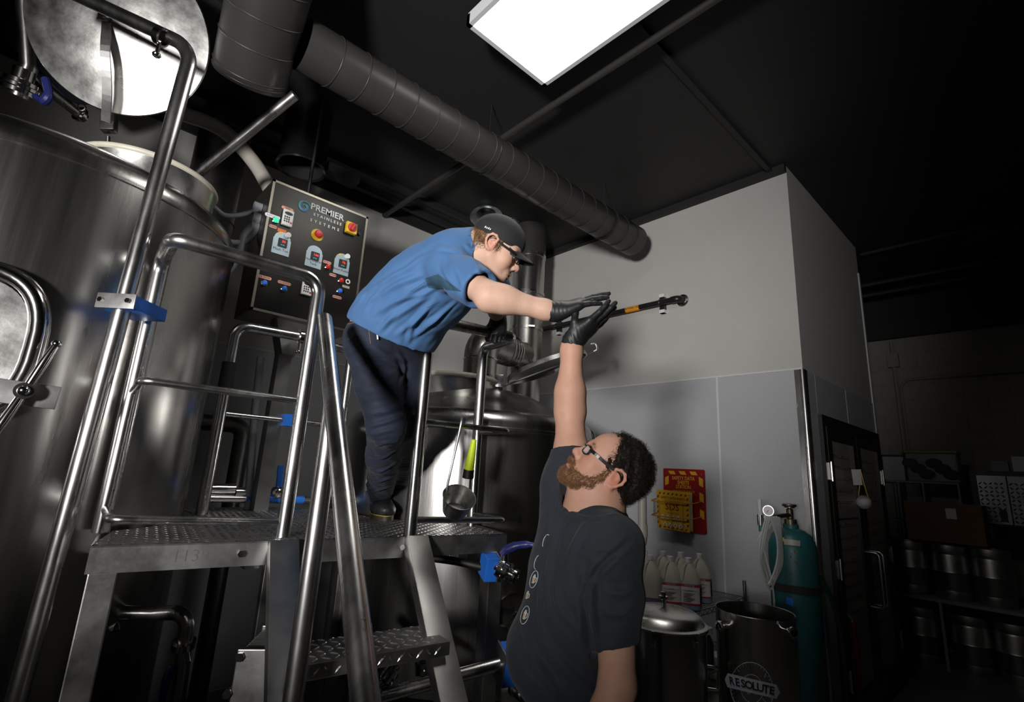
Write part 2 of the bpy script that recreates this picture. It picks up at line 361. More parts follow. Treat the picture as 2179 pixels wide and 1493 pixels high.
# ================================================================== mash tun (left vessel)
TC = np.array([-.15, 3.12]); TR = .78; ZS = 2.62
def tpt(ang, z, r=TR): return np.array([TC[0] + r * math.cos(ang), TC[1] + r * math.sin(ang), z])
t = thing('mash_tun', 'tall stainless steel brewing vessel at left with its round lid standing open', 'tank', (TC[0], TC[1], 0))
MB().lathe([(TR - .004, .45), (TR, .46), (TR, ZS), (TR + .006, ZS + .003), (TR + .006, ZS + .012), (TR, ZS + .016), (TR, ZS + .055), (TR - .03, ZS + .10), (TR - .12, ZS + .15), (TR - .3, ZS + .20), (.05, ZS + .24)], (*TC, 0), seg=96).build('shell', M['tank'], t)
MB().lathe([(.02, .30), (.5, .36), (TR - .01, .46)], (*TC, 0), seg=64).build('bottom_cone', M['tank'], t)
for a in (.4, 2., 3.6, 5.2): MB().cyl((TC[0] + .66 * math.cos(a), TC[1] + .66 * math.sin(a), 0), (TC[0] + .66 * math.cos(a), TC[1] + .66 * math.sin(a), .5), .05, seg=14).build('leg', M['tube'], t)
NC = np.array([.174, 2.885]); NR = .285; NZ = 2.885
nk = MB().lathe([(NR - .012, ZS + .12), (NR, ZS + .12), (NR, NZ - .01), (NR + .006, NZ), (NR - .012, NZ), (NR - .012, ZS + .12)], (*NC, 0), seg=64).build('neck', M['lid'], t)
MB().ring((*NC, NZ + .006), (0, 0, 1), NR - .002, .014, 64, 10).build('gasket', M['gasket'], t)
# vertical weld pipe on the shell
# open lid: a dished disc turned up to face the camera
LC = at(252, 62, 2.36); LN = nrm(np.array([-.37, -.76, -.36])); LR = .372
lid = MB().lathe([(0, .030), (.12, .026), (.25, .012), (LR - .025, -.008), (LR, -.012), (LR + .004, -.02), (LR, -.028), (LR - .03, -.022), (.2, .0), (0, .016)], LC, LN, 96).build('lid', M['lid'], t)
hp = at(232, 262, 2.42)
mid = at(228, 40, 2.33); top = at(225, -60, 2.36)
st = [hp + LN * .03, at(228, 190, 2.33), at(224, 110, 2.285), mid]
sp = spline(st, 6); k = MB()
for i in range(len(sp) - 1): k.bar(sp[i], sp[i + 1] + (sp[i + 1] - sp[i]) * .05, .026 if False else .038, .008, LN)
k.build('lid_strap', M['plate'], lid)
xr = nrm(np.cross([0, 0, 1], LN)); zu = np.cross(LN, xr)
MB().box((-.022, -.02, 0), (.022, .02, .03), frame(mid + LN * .005, xr, zu), .003).build('strap_lug', M['tube'], lid)
MB().cyl(mid + LN * .03, mid + LN * .042, .009, seg=8).build('strap_bolt', M['chrome'], lid)
hg = MB().box((-.03, -.045, -.02), (.03, .04, .02), frame(hp, nrm(np.array([.75, -.5, .15])), (0, 0, 1)), .004).build('hinge', M['tube'], t)
MB().cyl(hp - zu * .06, hp - zu * .10 , .008, seg=10).build('hinge_pin', M['chrome'], hg)
# oval manway door low on the front
am = math.atan2(*(ony(0, 700, 2.45)[[1, 0]] - TC[[1, 0]])); P0 = None
def hit(x, y, c, r):
    u = px(x, y); a = u[0] ** 2 + u[1] ** 2; b = -(u[0] * c[0] + u[1] * c[1]); d = b * b - a * (c[0] ** 2 + c[1] ** 2 - r * r); return CAM + u * (-b - math.sqrt(max(d, 0))) / a
mc = hit(-95, 720, TC, TR); mn = nrm([mc[0] - TC[0], mc[1] - TC[1], 0]); mx_ = np.cross([0, 0, 1.], mn)
def onm(u, w, d): return mc + mx_ * u + np.array([0, 0, w]) + mn * d
oval = [(math.copysign(abs(math.cos(a)) ** .75, math.cos(a)) * .19, math.copysign(abs(math.sin(a)) ** .75, math.sin(a)) * .24) for a in np.linspace(0, 2 * PI, 49)[:-1]]
MB().tube([onm(u, w, .03) for u, w in oval], .03, 14, closed=True).build('manway_ring', M['chrome'], t)
MB().prism([(u * .86, w * .86) for u, w in oval], frame(onm(0, 0, .012), mx_, (0, 0, 1)), .02).build('manway_door', M['lid'], t)
cb = MB().bar(onm(-.22, -.135, .07), onm(.285, -.16, .07), .012, .075, (0, 0, 1), .003).build('manway_bar', M['plate'], t)
nut = onm(.205, -.15, .085)
tk = MB().cyl(nut - mn * .01, nut + mn * .035, .026, seg=20).sph(nut + mn * .04, .017).build('clamp_nut', M['chrome'], t)
for s_ in (1, -1):
    d_ = nrm(np.array([0, 0, 1.]) * s_ + mx_ * .28 * s_)
    MB().tube([nut + mn * .02 + d_ * .01, nut + mn * .028 + d_ * .10, nut + mn * .03 + d_ * .165], [.012, .014, .010], 12).sph(nut + mn * .03 + d_ * .168, .014).build('clamp_handle', M['chrome'], tk)
# tall cleaning pipe standing in front of the vessel
pv = at(399, 150, 1.98)
def vz(z): return np.array([pv[0], pv[1], z])
bz = at(402, 95, 1.98)[2]
t = thing('cleaning_pipe', 'tall polished steel pipe clamped in front of the left vessel', 'pipe', vz(0))
left = at(90, -45, 2.02)
top_ = vz(bz + .005); low_ = at(34, 1493, 1.52); low_ = top_ + (low_ - top_) * (top_[2] - .02) / (top_[2] - low_[2])
MB().tube(fillet([left, top_, low_], [0, .12, 0], 10), .0275, 20).build('pipe', M['tube'], t)
c1 = top_ + (low_ - top_) * .338
dx = nrm(np.array([.727, -.684, 0])); dy = nrm(np.array([.684, .727, 0]))
CM = frame(c1, dx, dy)
cl = MB().box((-.062, -.035, -.024), (.066, .13, .024), CM, .004).build('pipe_clamp', M['blue'], t); cl['label'] = 'blue plastic clamp block'
MB().box((-.066, -.041, -.027), (.070, -.035, .027), CM, .002).build('clamp_plate', M['plate'], cl)
for x in (-.045, .05): MB().cyl(V(CM @ Vector((x, -.041, 0))), V(CM @ Vector((x, -.052, 0))), .009, seg=6).build('clamp_bolt', M['chrome'], cl)
cc = at(343, 78, 1.98); dr_ = nrm(at(402, 98, 1.98) - at(300, 45, 1.98))
k = MB().lathe([(.028, -.014), (.036, -.012), (.036, .012), (.028, .014)], cc, dr_, 20).build('band_clamp', M['chrome'], t)
MB().cyl(cc - np.array([0, 0, .03]), cc - np.array([0, 0, .075]), .007, seg=8).sph(cc - np.array([0, 0, .085]), (.016, .016, .012), 10, 6).build('wing_nut', M['chrome'], k)
# top-left inlet pipe with butterfly valve
b0 = at(44, 178, 2.45); 
t = thing('inlet_pipe', 'steel inlet pipe with navy butterfly valve handle on top of left vessel', 'pipe', b0)
MB().tube(fillet([at(38, 205, 2.46), at(62, 140, 2.46), at(50, -60, 2.40)], .05), .036, 18).build('pipe', M['tube'], t)
ax = nrm(at(62, 130, 2.46) - at(38, 205, 2.46))
for q, r_, h_ in ((0, .072, .02), (.024, .076, .016), (.044, .066, .02), (.07, .044, .05)):
    MB().lathe([(.03, 0), (r_, .001), (r_, h_), (.03, h_ + .001)], b0 + ax * (q - .05), ax, 28).build('valve_flange', M['chrome'], t)
MB().tube(spline([at(75, 205, 2.36), at(92, 215, 2.34), at(103, 200, 2.34), at(97, 168, 2.35)], 5), [.014] * 5 + [.02] * 5 + [.017] * 6, 10).build('valve_handle', M['navy'], t)
MB().tube(fillet([at(66, 150, 2.5), at(95, 185, 2.55), at(180, 252, 2.75)], .04), .026, 14).build('branch_pipe', M['tube'], t)
MB().lathe([(.026, -.01), (.042, -.008), (.042, .008), (.026, .01)], at(170, 243, 2.72), nrm(at(180, 252, 2.75) - at(95, 185, 2.55)), 20).build('band_clamp', M['chrome'], t)
MB().ring(at(174, 228, 2.70), (.5, .7, .3), .018, .005, 16, 6).build('wing_nut', M['chrome'], t)
t = thing('drive_motor', 'dark blue grey motor mounted behind the open steel lid', 'motor', at(90, 120, 3.1))
M['motor'] = mat('blue_grey_motor', (.035, .045, .065), .3)
a = at(60, 70, 3.1); b = at(175, 190, 3.0)
MB().cyl(a, a + (b - a) * .45, .12, seg=28).build('body', M['motor'], t)
MB().cyl(a + (b - a) * .45, b, .10, seg=28).build('gearbox', M['motor'], t)
for q in (.1, .44, .5): MB().ring(a + (b - a) * q, b - a, .118, .008, 28, 6).build('rib', M['motor'], t)
# mash paddle leaning out of the neck
t = MB().tube([at(418, 372, 2.72), at(628, 202, 2.60)], .0255, 18).build('paddle_handle', M['tube']); tag(t, 'straight steel tube sticking out of the left vessel neck', 'tube')
# ================================================================== kettle (right vessel)
KC = np.array([2.35, 2.93]); KR = .87; KZ = 1.83
t = thing('brew_kettle', 'wide stainless steel brew kettle with domed top and open round neck', 'tank', (KC[0], KC[1], 0))
dome = [(KR, KZ + .02)]
for i in range(1, 13):
    a = i / 12 * PI / 2; dome.append((KR - .10 + .10 * math.cos(a), KZ + .02 + .10 * math.sin(a)) if i <= 12 else 0)
dome += [(.6, KZ + .205), (.45, KZ + .28), (.3, KZ + .325), (.05, KZ + .35)]
MB().lathe([(KR - .01, .45), (KR, .46), (KR, KZ - .012), (KR + .006, KZ - .008), (KR + .006, KZ + .008), (KR, KZ + .012)] + dome, (*KC, 0), seg=96).build('shell', M['tank'], t)
MB().lathe([(.02, .34), (.6, .38), (KR - .01, .46)], (*KC, 0), seg=64).build('bottom', M['tank'], t)
for a in (.7, 2.3, 3.9, 5.4): MB().cyl((KC[0] + .7 * math.cos(a), KC[1] + .7 * math.sin(a), 0), (KC[0] + .7 * math.cos(a), KC[1] + .7 * math.sin(a), .5), .05, seg=14).build('leg', M['tube'], t)
KN = at(967, 812, 3.62); kr = .30; kz = KN[2]
MB().lathe([(kr - .01, KZ + .2), (kr, KZ + .2), (kr, kz - .012), (kr + .012, kz - .006), (kr + .012, kz), (kr - .01, kz), (kr - .01, KZ + .2)], (KN[0], KN[1], 0), seg=64).build('neck', M['lid'], t)
MB().ring((KN[0], KN[1], kz + .006), (0, 0, 1), kr + .002, .016, 64, 10).build('gasket', M['gasket'], t)
rt = np.array([.727, -.684, 0]); bk = np.array([.684, .727, 0]); up = np.array([0, 0, 1.])
hp = np.array([KN[0], KN[1], kz]) + rt * (kr + .04) + up * .03
ld = nrm(rt * math.cos(.38) + up * math.sin(.38)); ln = nrm(np.cross(bk, ld)); 
LC2 = hp + ld * .335
lid = MB().lathe([(0, .028), (.12, .024), (.25, .01), (.30, .0), (.305, -.03), (.295, -.03), (.285, -.004), (.2, .006), (0, .016)], LC2, ln if ln[2] > 0 else -ln, 72).build('lid', M['lid'], t)
lnn = ln if ln[2] > 0 else -ln
MB().bar(hp - ld * .02 - lnn * .045, LC2 + ld * .36 - lnn * .02, .035, .008, lnn).build('lid_strap', M['darksteel'], lid)
e = LC2 + ld * .36 - lnn * .02
MB().tube(spline([e, e + ld * .03 + lnn * .01, e + ld * .035 + lnn * .05, e - ld * .0 + lnn * .06], 5), .012, 10).build('lid_handle', M['plate'], lid)
MB().box((-.03, -.05, -.06), (.03, .05, .03), frame(hp - rt * .02, rt, bk), .005).build('hinge', M['tube'], t)
MB().cyl(hp + bk * .1 - up * .04, hp - bk * .1 - up * .04, .01, seg=10).build('hinge_pin', M['chrome'], t)
# dome vent elbow into flue
f0 = ony(1122, 640, 3.52)
v0 = at(1020, 800, 4.05)
fl = at(1118, 690, depthv := 4.6)
M['flue2'] = M['flue']
t = thing('kettle_vent', 'shiny steel vent elbow rising from the kettle top to the flue', 'vent pipe', (v0[0], v0[1], KZ + .3))
v1 = np.array([v0[0], v0[1], 0.])
FX = np.array([f0[0], f0[1], 0.])
zz = at(1010, 715, 4.05)[2] - .02
MB().tube(fillet([v1 + up * 2.05, v1 + up * zz, FX + up * (zz + .10)], [0, .14, 0], 8), .135, 32).build('elbow', M['flue'], t)
for z in (2.32, 2.46): MB().ring(v1 + up * z, up, .137, .006, 36, 6).build('band', M['chrome'], t)
dd = FX + up * (zz + .10) - v1 - up * zz; dn = nrm(dd)
for q in (.42, .5, .56, .62): MB().ring(v1 + up * zz + dd * q, dn, .137, .007, 36, 6).build('band', M['chrome'], t)
t = thing('flue_pipe', 'vertical stainless flue with clamp bands behind the man in blue', 'flue', (f0[0], f0[1], 1.2))
fr_ = .165
MB().cyl((f0[0], f0[1], 1.2), (f0[0], f0[1], 3.76), fr_, seg=40).build('pipe', M['flue'], t)
MB().cyl((f0[0], f0[1], 3.76), (f0[0], f0[1], ZC), fr_ + .004, seg=40).build('painted_top', M['duct'], t)
for z in (2.62, 2.98, 3.35, 3.76):
    k = MB().lathe([(fr_, -.018), (fr_ + .008, -.016), (fr_ + .008, .016), (fr_, .018)], (f0[0], f0[1], z), seg=40).build('band', M['tube'], t)
    k2 = np.array([f0[0], f0[1], z]) + rt * .05 - bk * (fr_ + .012)
    MB().box((-.03, -.01, -.008), (.03, .012, .008), frame(k2, rt, bk)).build('band_bolt', M['chrome'], k)
M['galv'] = mat('galvanised_cone', (.45, .48, .5), .3, 1)
P = at(1035, 462, 4.9)
t = MB().lathe([(.16, 0), (.155, .004), (.10, .03), (.085, .08), (.08, .25)], P, nrm([.1, .25, 1]), 32).build('vent_cone', M['galv']); tag(t, 'flared galvanised vent cone by the ceiling behind the black cap', 'vent')
t = MB().lathe([(.0, 0), (.06, .002), (.06, .01)], (f0[0] - .22, f0[1] + .02, ZC - .012), seg=20).build('ceiling_disc', M['galv']); tag(t, 'small pale round cover on ceiling beside the flue', 'cover')
# kettle side pipe at right behind head
t = MB().tube(fillet([at(1228, 912, 3.55), at(1262, 915, 3.5), at(1262, 975, 3.5)], .05), .015, 12).build('kettle_side_pipe', M['tube']); tag(t, 'small bent steel pipe on the kettle beside the bearded man', 'pipe')
# ================================================================== work platform
ZD_ = 1.31
FL = onz(193, 1161, ZD_); FR = onz(1079, 1135, ZD_)
ux = nrm(FR - FL); uy = np.array([-ux[1], ux[0], 0])
def dk(x, y, z=0): return FL + ux * x + uy * y + np.array([0, 0, z])
WD = float(np.linalg.norm(FR - FL))
pf = thing('work_platform', 'stainless steel work platform with diamond plate deck and tube guard rails', 'platform', dk(WD / 2, .3, -ZD_))
poly = [FL, FR, onz(1003, 1118, ZD_) + ux * .05 + uy * .03]
a0 = math.atan2(poly[-1][1] - KC[1], poly[-1][0] - KC[0]) % (2 * PI)
for a in np.linspace(a0, math.radians(168), 9): poly.append(np.array([KC[0] + .905 * math.cos(a), KC[1] + .905 * math.sin(a), ZD_]))
poly += [np.array([1.46, 3.35, ZD_]), np.array([.70, 3.35, ZD_])]
for a in np.linspace(math.radians(14), math.radians(-58), 9): poly.append(np.array([TC[0] + .82 * math.cos(a), TC[1] + .82 * math.sin(a), ZD_]))
deck = MB().prism([(p[0], p[1]) for p in poly], Matrix.Translation((0, 0, ZD_ - .006)), .006).build('deck_plate', M['plate'], pf, False)
def inpoly(p):
    c = False; n = len(poly)
    for i in range(n):
        a, b = poly[i], poly[i - 1]
        if (a[1] > p[1]) != (b[1] > p[1]) and p[0] < (b[0] - a[0]) * (p[1] - a[1]) / (b[1] - a[1]) + a[0]: c = not c
    return c
def lugs(k, o, ex, ey, nx, ny, pitch, L, w, h, test=None):
    nz = np.cross(ex, ey)
    for i in range(nx):
        for j in range(ny):
            c = o + ex * ((i + .5) * pitch) + ey * ((j + .5) * pitch)
            if test and not test(c): continue
            s_ = 1 if (i + j) % 2 else -1
            d = nrm(ex + ey * s_) * L / 2; e = nrm(ex * -s_ + ey) * w / 2
            k.add([c - d, c - d * .3 - e, c + d * .3 - e, c + d, c + d * .3 + e, c - d * .3 + e, c - d * .45 + nz * h, c + d * .45 + nz * h],
                  [(0, 1, 6), (1, 2, 7, 6), (2, 3, 7), (3, 4, 7), (4, 5, 6, 7), (5, 0, 6)])
k = MB(); lugs(k, dk(0, 0), ux, uy, int(WD / .030), 46, .030, .030, .009, .0022, inpoly)
k.build('tread_pattern', M['tube'], deck, False)['kind'] = 'stuff'
FH = .082
MB().bar(dk(0, .004, -FH / 2), dk(WD, .004, -FH / 2), .008, FH).build('front_beam', M['plate'], pf, False)
MB().bar(dk(.004, .008, -FH / 2), dk(.004, .42, -FH / 2), .008, FH).build('side_beam', M['plate'], pf, False)
MB().bar(dk(WD - .004, .008, -FH / 2), dk(WD - .004, .36, -FH / 2), .008, FH).build('side_beam', M['plate'], pf, False)
MB().bar(dk(.08, .45, -.05), dk(WD - .35, .45, -.05), .05, .06).build('cross_beam', M['plate'], pf, False)
for x, y in ((.045, .045), (WD - .045, .05), (.75, 1.1), (1.15, 1.1)):
    MB().bar(dk(x, y, -FH), dk(x, y, -ZD_), .075, .075, ux, .004).build('leg', M['plate'], pf, False)
for x in (.42, .62, 1.02): MB().cyl(dk(x, 0, -.04), dk(x, -.012, -.04), .012, seg=6).build('bolt', M['chrome'], pf, False)
tm_ = dk(.27, -.0006, -.042); text('marker_writing', '1139', frame(tm_, ux, (0, 0, 1)), .055, mat('faded_marker', (.11, .11, .11), .6), pf, .0002, bold=-.0008)
# guard rails, each rail an own tube
TRr = .0280; trr = .0135
B1 = onz(601, 1142, ZD_); T1 = onvert(690, 596, B1)[2]
B0 = onz(214, 1132, ZD_); T0 = onvert(352, 520, B0)[2]
ztop = T1
c0 = B0 * [1, 1, 0]; c1 = B1 * [1, 1, 0]
corner0 = np.array([*dk(.03, .06)[:2], 0])
up = np.array([0, 0, 1.])
ta = at(372, 512, 1.72); 
def H3(p, z): return np.array([p[0], p[1], z])
zt = onvert(420, 520, corner0)[2]
MB().tube(fillet([H3(c0, ZD_), H3(c0, zt + .0), H3(corner0, zt), H3(c1, ztop), H3(c1, ZD_)], [0, .07, .05, .075, 0], 8), TRr, 22).build('top_rail', M['tube'], pf)
zm0 = onvert(300, 808, corner0)[2]; zm1 = onvert(635, 853, c1)[2]
MB().tube(fillet([H3(c0, zm0 - .02), H3(corner0, zm0), H3(c1, zm1)], .04), trr, 16).build('mid_rail', M['tube'], pf)
zb = ZD_ + .085; zb0 = onvert(225, 1105, corner0)[2]; zb1 = onvert(590, 1110, c1)[2]
MB().tube(fillet([H3(c0, zb0 + .01), H3(corner0, zb0), H3(c1, zb1)], .04), trr + .001, 16).build('toe_rail', M['tube'], pf)
B2 = onz(872, 1140, ZD_); B3 = onz(1003, 1118, ZD_); c2 = B2 * [1, 1, 0]; c3 = B3 * [1, 1, 0]
corner1 = np.array([*dk(WD + .02, .05)[:2], 0])
z2 = onvert(926, 680, c2)[2]; zc = onvert(1080, 718, corner1)[2]; z3 = onvert(1030, 742, c3)[2]
MB().tube(fillet([H3(c2, ZD_), H3(c2, z2), H3(corner1, zc), H3(c3, (zc + z3) / 2), H3(c3, ZD_)], [0, .075, .05, .06, 0], 8), TRr, 22).build('top_rail', M['tube'], pf)
za = onvert(905, 896, c2)[2]; zb_ = onvert(1062, 916, corner1)[2]
MB().tube(fillet([H3(c2, za), H3(corner1, zb_), H3(c3, zb_ + .0)], .035), trr, 16).build('mid_rail', M['tube'], pf)
za1 = onvert(885, 1106, c2)[2]; zb1_ = onvert(1050, 1105, corner1)[2]
MB().tube(fillet([H3(c2, za1), H3(corner1, zb1_), H3(c3, zb1_ + .0)], .035), trr + .001, 16).build('toe_rail', M['tube'], pf)
# ================================================================== ship ladder
uL = nrm(px(600, -154))
SL = onz(603, 1156, ZD_ - .01); SR = onz(884, 1146, ZD_ - .01)
nl = nrm(np.cross(uL, up))
ld_ = thing('ship_ladder', 'steep steel ladder with diamond plate step leading up to the platform', 'ladder', SL - uL * (SL[2] / uL[2]))
for s_ in (SL, SR):
    bt = s_ - uL * (s_[2] / uL[2])
    st = MB().bar(s_ + uL * .0, bt, .05, .10, nl, .005).build('stringer', M['plate'], ld_)
def on_str(s_, y):                                             # point of a stringer at photo row y
    lo, hi = 0., 2.
    for _ in range(40):
        m_ = (lo + hi) / 2
        if proj(s_ - uL * m_)[1] < y: lo = m_
        else: hi = m_
    return s_ - uL * lo
e1 = on_str(SL, 1385); e2 = on_str(SR, 1352)
dzs = ZD_ - (e1[2] + e2[2]) / 2
for q in range(1, 4):
    z = ZD_ - dzs * q
    if z < .1: break
    A = SL - uL * ((SL[2] - z) / uL[2]); B = SR - uL * ((SR[2] - z) / uL[2]); xd = nrm(B - A); yd_ = np.cross(up, xd); ln_ = float(np.linalg.norm(B - A))
    MM = frame(A, xd, yd_)
    stp = MB().box((.0, -.11, -.045), (ln_, .10, 0), MM, .004).build('step', M['plate'], ld_, False)
    k = MB(); lugs(k, np.array(MM @ Vector((.02, -.10, .0003))), xd, yd_, int((ln_ - .04) / .034), 6, .034, .034, .008, .003)
    lugs(k, np.array(MM @ Vector((.02, -.1105, -.040))), xd, up, int((ln_ - .04) / .034), 1, .034, .034, .008, .003)
    k.build('step_tread', M['lid'], stp, False)['kind'] = 'stuff'
# inclined hand rail and its vertical prop, in the plane of the left stringer
def onplane(x, y, o, n_): r = px(x, y); return CAM + r * float(np.dot(o - CAM, n_) / np.dot(r, n_))
of = SL + nl * .04 * (1 if np.dot(nl, -bk) > 0 else -1)
A = onplane(690, 678, SL, nl)
hr = MB().tube([A, A - uL * (A[2] - .25) / uL[2]], .0285, 22).build('hand_rail', M['tube'], ld_)
Bp = onplane(702, 850, SL, nl)
tq = (A[2] - Bp[2]) / uL[2]; Bq = A - uL * tq
MB().tube([Bq - uL * .02, H3(Bq, .0) + (0, 0, 0)], .0275, 20).build('hand_rail_prop', M['tube'], ld_)
# ================================================================== back pipe loop beyond the deck
d1 = onz(418, 1085, ZD_)
bp = np.array([ony(418, 1080, 3.25)[0], 3.25, 0])
t = thing('return_pipe', 'bent steel return pipe with black tape behind the left guard rail', 'pipe', (bp[0], bp[1], ZD_))
q0 = ony(495, 735, 2.95); q1 = ony(640, 716, 2.95); q2 = ony(742, 742, 2.95); b0 = ony(425, 1075, 2.95)
MB().tube(fillet([ (q0[0], 2.95, ZD_ + .0), (q0[0], 2.95, onvert(495, 690, q0)[2]), q1 ], .07), .028, 18).build('pipe', M['tube'], t)
tz = onvert(478, 800, q0)[2]
MB().tube([(q0[0], 2.95, tz - .075), (q0[0], 2.95, tz + .075)], .034, 18).build('black_tape', M['rubber'], t)
MB().lathe([(.028, -.016), (.042, -.013), (.042, .013), (.028, .016)], q1, nrm(q1 - q0 * [1, 1, 0] - [0, 0, q1[2]]), 20).build('band_clamp', M['chrome'], t)
MB().cyl(q1 - up * .03, q1 - up * .09, .008, seg=8).sph(q1 - up * .09, (.018, .012, .012), 10, 6).build('wing_nut', M['chrome'], t)
r0 = ony(690, 730, 2.95); r1 = ony(748, 748, 2.95)
t = MB().tube(fillet([q1 + (r0 - q1) * .12, r1, H3(r1, 1.45)], .06), .024, 16).build('drop_pipe', M['tube']); tag(t, 'bent steel pipe dropping beside the back leg of the man in blue', 'pipe')
a_ = ony(470, 879, 3.08); b_ = ony(735, 908, 3.08)
t = thing('cross_pipe', 'thin horizontal steel pipe with small blue clamp behind the rails', 'pipe', (a_ + b_) / 2)
MB().cyl(a_, b_, .014, seg=14).build('pipe', M['tube'], t)
cq = ony(612, 894, 3.08); MB().box((-.03, -.03, -.035), (.03, .03, .035), Matrix.Translation(V(cq)), .004).build('pipe_clamp', M['blue'], t)
a_ = ony(440, 1060, 3.2); b_ = ony(690, 1064, 3.2)
t = thing('valve_manifold', 'horizontal steel pipe wrapped in blue tape with ball valve behind deck', 'pipe', (a_ + b_) / 2)
MB().cyl(a_, b_, .022, seg=14).build('pipe', M['tube'], t)
p_, q_ = ony(522, 1060, 3.2), ony(645, 1063, 3.2); MB().cyl(p_, q_, .0235, seg=14).build('blue_tape', M['blue'], t)
v_ = ony(592, 1048, 3.2)
MB().sph(v_, (.05, .04, .04)).build('valve_body', M['chrome'], t)
MB().bar(v_ + up * .02, ony(598, 990, 3.2), .012, .035, (1, 0, 0), .004).build('valve_handle', M['blue'], t)
for xx in (455, 478, 520, 545):
    c_ = ony(xx, 1040 if xx < 500 else 1048, 3.22); MB().cyl(c_ - np.array([.05, 0, 0]), c_ + np.array([.05, 0, 0]), .03, seg=12).build('fitting', M['chrome'], t)
M['pvc'] = mat('beige_pvc', (.38, .35, .31), .4); M['greypvc'] = mat('grey_plastic_conduit', (.32, .33, .37), .4)
# ================================================================== control cabinet
bx0, bx1, bz0, bz1, by0, by1 = .745, 1.36, 2.40, 3.21, 3.0, 3.30
M['cab'] = mat('worn_stainless_cabinet', (.34, .31, .26), .34, 1, .3, 4)
M['cabdoor'] = mat('black_worn_panel', (.030, .027, .022), .30, .5, .5, 2.2, col2=(.008, .009, .010), bump=.02)
cb = thing('control_cabinet', 'stainless control cabinet with black panel of gauges, switches and coloured buttons', 'control panel', ((bx0 + bx1) / 2, 3.1, ZD_))
MB().box((bx0, by0, bz0), (bx1, by1, bz1), bev=.006).build('body', M['cab'], cb, False)
dr2 = MB().box((bx0 + .012, by0 - .018, bz0 + .012), (bx1 - .012, by0 - .001, bz1 - .012), bev=.004).build('door', M['cabdoor'], cb, False)
e_ = MB()
for lo, hi in [((bx0, bz0), (bx0 + .014, bz1)), ((bx1 - .014, bz0), (bx1, bz1)), ((bx0, bz0), (bx1, bz0 + .014)), ((bx0, bz1 - .014), (bx1, bz1))]: e_.box((lo[0], by0 - .02, lo[1]), (hi[0], by0, hi[1]))
e_.build('door_edge', M['cab'], cb, False)
pc_ = ony(602, 760, 3.12)
MB().prism([(-.09, 0), (.10, 0), (.045, -.20), (-.03, -.20)], frame((pc_[0], 3.05, bz0), (1, 0, 0), (0, 0, 1)), -.12).build('post_bracket', M['plate'], cb, False)
MB().box((pc_[0] - .03, 3.10, ZD_ - .3), (pc_[0] + .045, 3.18, bz0)).build('post', M['plate'], cb, False)
YF = by0 - .019
def cp(x, y): return ony(x, y, YF)
def cmx(x, y, d=0.): p = cp(x, y); return frame((p[0], YF - d, p[2]), (1, 0, 0), (0, 0, 1))   # z axis towards -Y (viewer)
M['ltext'] = mat('white_print', (.62, .66, .66), .4); M['swirl'] = mat('teal_print', (.10, .42, .45), .4); M['swirl2'] = mat('blue_print', (.2, .25, .6), .4)
M['salmon'] = mat('salmon_label', (.62, .30, .22), .5); M['plateblue'] = mat('light_blue_plate', (.36, .45, .50), .35, .4, .1, 30, (20, 1, 1)); M['dkink'] = mat('dark_print', (.015, .015, .02), .5)
M['redled'] = mat('red_digits', (.8, .02, .02), .4, emit=(1, .04, .03), es=1.6); M['cyanled'] = mat('cyan_digits', (.05, .4, .4), .4, emit=(.1, .7, .7), es=.35)
M['green'] = mat('green_lamp', (.02, .5, .25), .2, emit=(.05, .9, .45), es=.7)
def txt(x, y, s, size, m, sx=1, d=.002, bold=0., name='lettering'): return text(name, s, cmx(x, y, d), size, m, cb, .0004, 'CENTER', sx, bold)
txt(697, 452, 'PREMIER', .058, M['ltext'], 1.0, bold=.001); txt(697, 467, 'S T A I N L E S S', .026, M['ltext'], 1.02, bold=.0007); txt(691, 479, 'S  Y  S  T  E  M  S', .026, M['ltext'], 1.0, bold=.0007)
sw = cmx(648, 440, .002); k = MB(); k2 = MB()
for ring_ in range(3):
    r_ = .038 - ring_ * .011
    pts = [(r_ * (1 - .25 * q / 30) * math.cos(q * .18 + ring_ * 2), r_ * (1 - .25 * q / 30) * math.sin(q * .18 + ring_ * 2)) for q in range(31)]
    (k if ring_ % 2 == 0 else k2).tube([tuple(sw @ Vector((*p, 0))) for p in pts], [.001 + .0042 * math.sin(PI * q / 30) for q in range(31)], 6)
k.build('logo_swirl', M['swirl'], cb); k2.build('logo_swirl', M['swirl2'], cb)
def rrect(w, h, r, n=5): return [(sx_ * (w / 2 - r) + r * math.cos(a), sy_ * (h / 2 - r) + r * math.sin(a)) for sx_, sy_, a0_ in ((1, 1, 0), (-1, 1, PI / 2), (-1, -1, PI), (1, -1, 3 * PI / 2)) for a in np.linspace(a0_, a0_ + PI / 2, n)]
def pill(x, y, w, s): 
    o = MB().prism(rrect(w, .018, .0085), cmx(x, y, .0), .0015).build('label_strip', M['salmon'], cb, False)
    text('lettering', s, cmx(x, y, .002), .011, M['dkink'], o, .0003)
pill(612, 444, .07, 'MIXER'); pill(581, 482, .045, 'BURNER'); pill(563, 590, .075, 'H.E. WATER'); pill(605, 602, .075, 'H.E. GLYCOL'); pill(696, 558, .055, 'HEATER ON'); pill(708, 585, .045, 'BURNER'); pill(717, 632, .06, 'WATER INLET')
pl = MB().prism(rrect(.085, .022, .009), cmx(580, 460, 0), .0015).build('label_strip', M['white'], cb, False); text('lettering', 'AGITATOR', cmx(580, 460, .002), .014, M['swirl2'], pl, .0003)
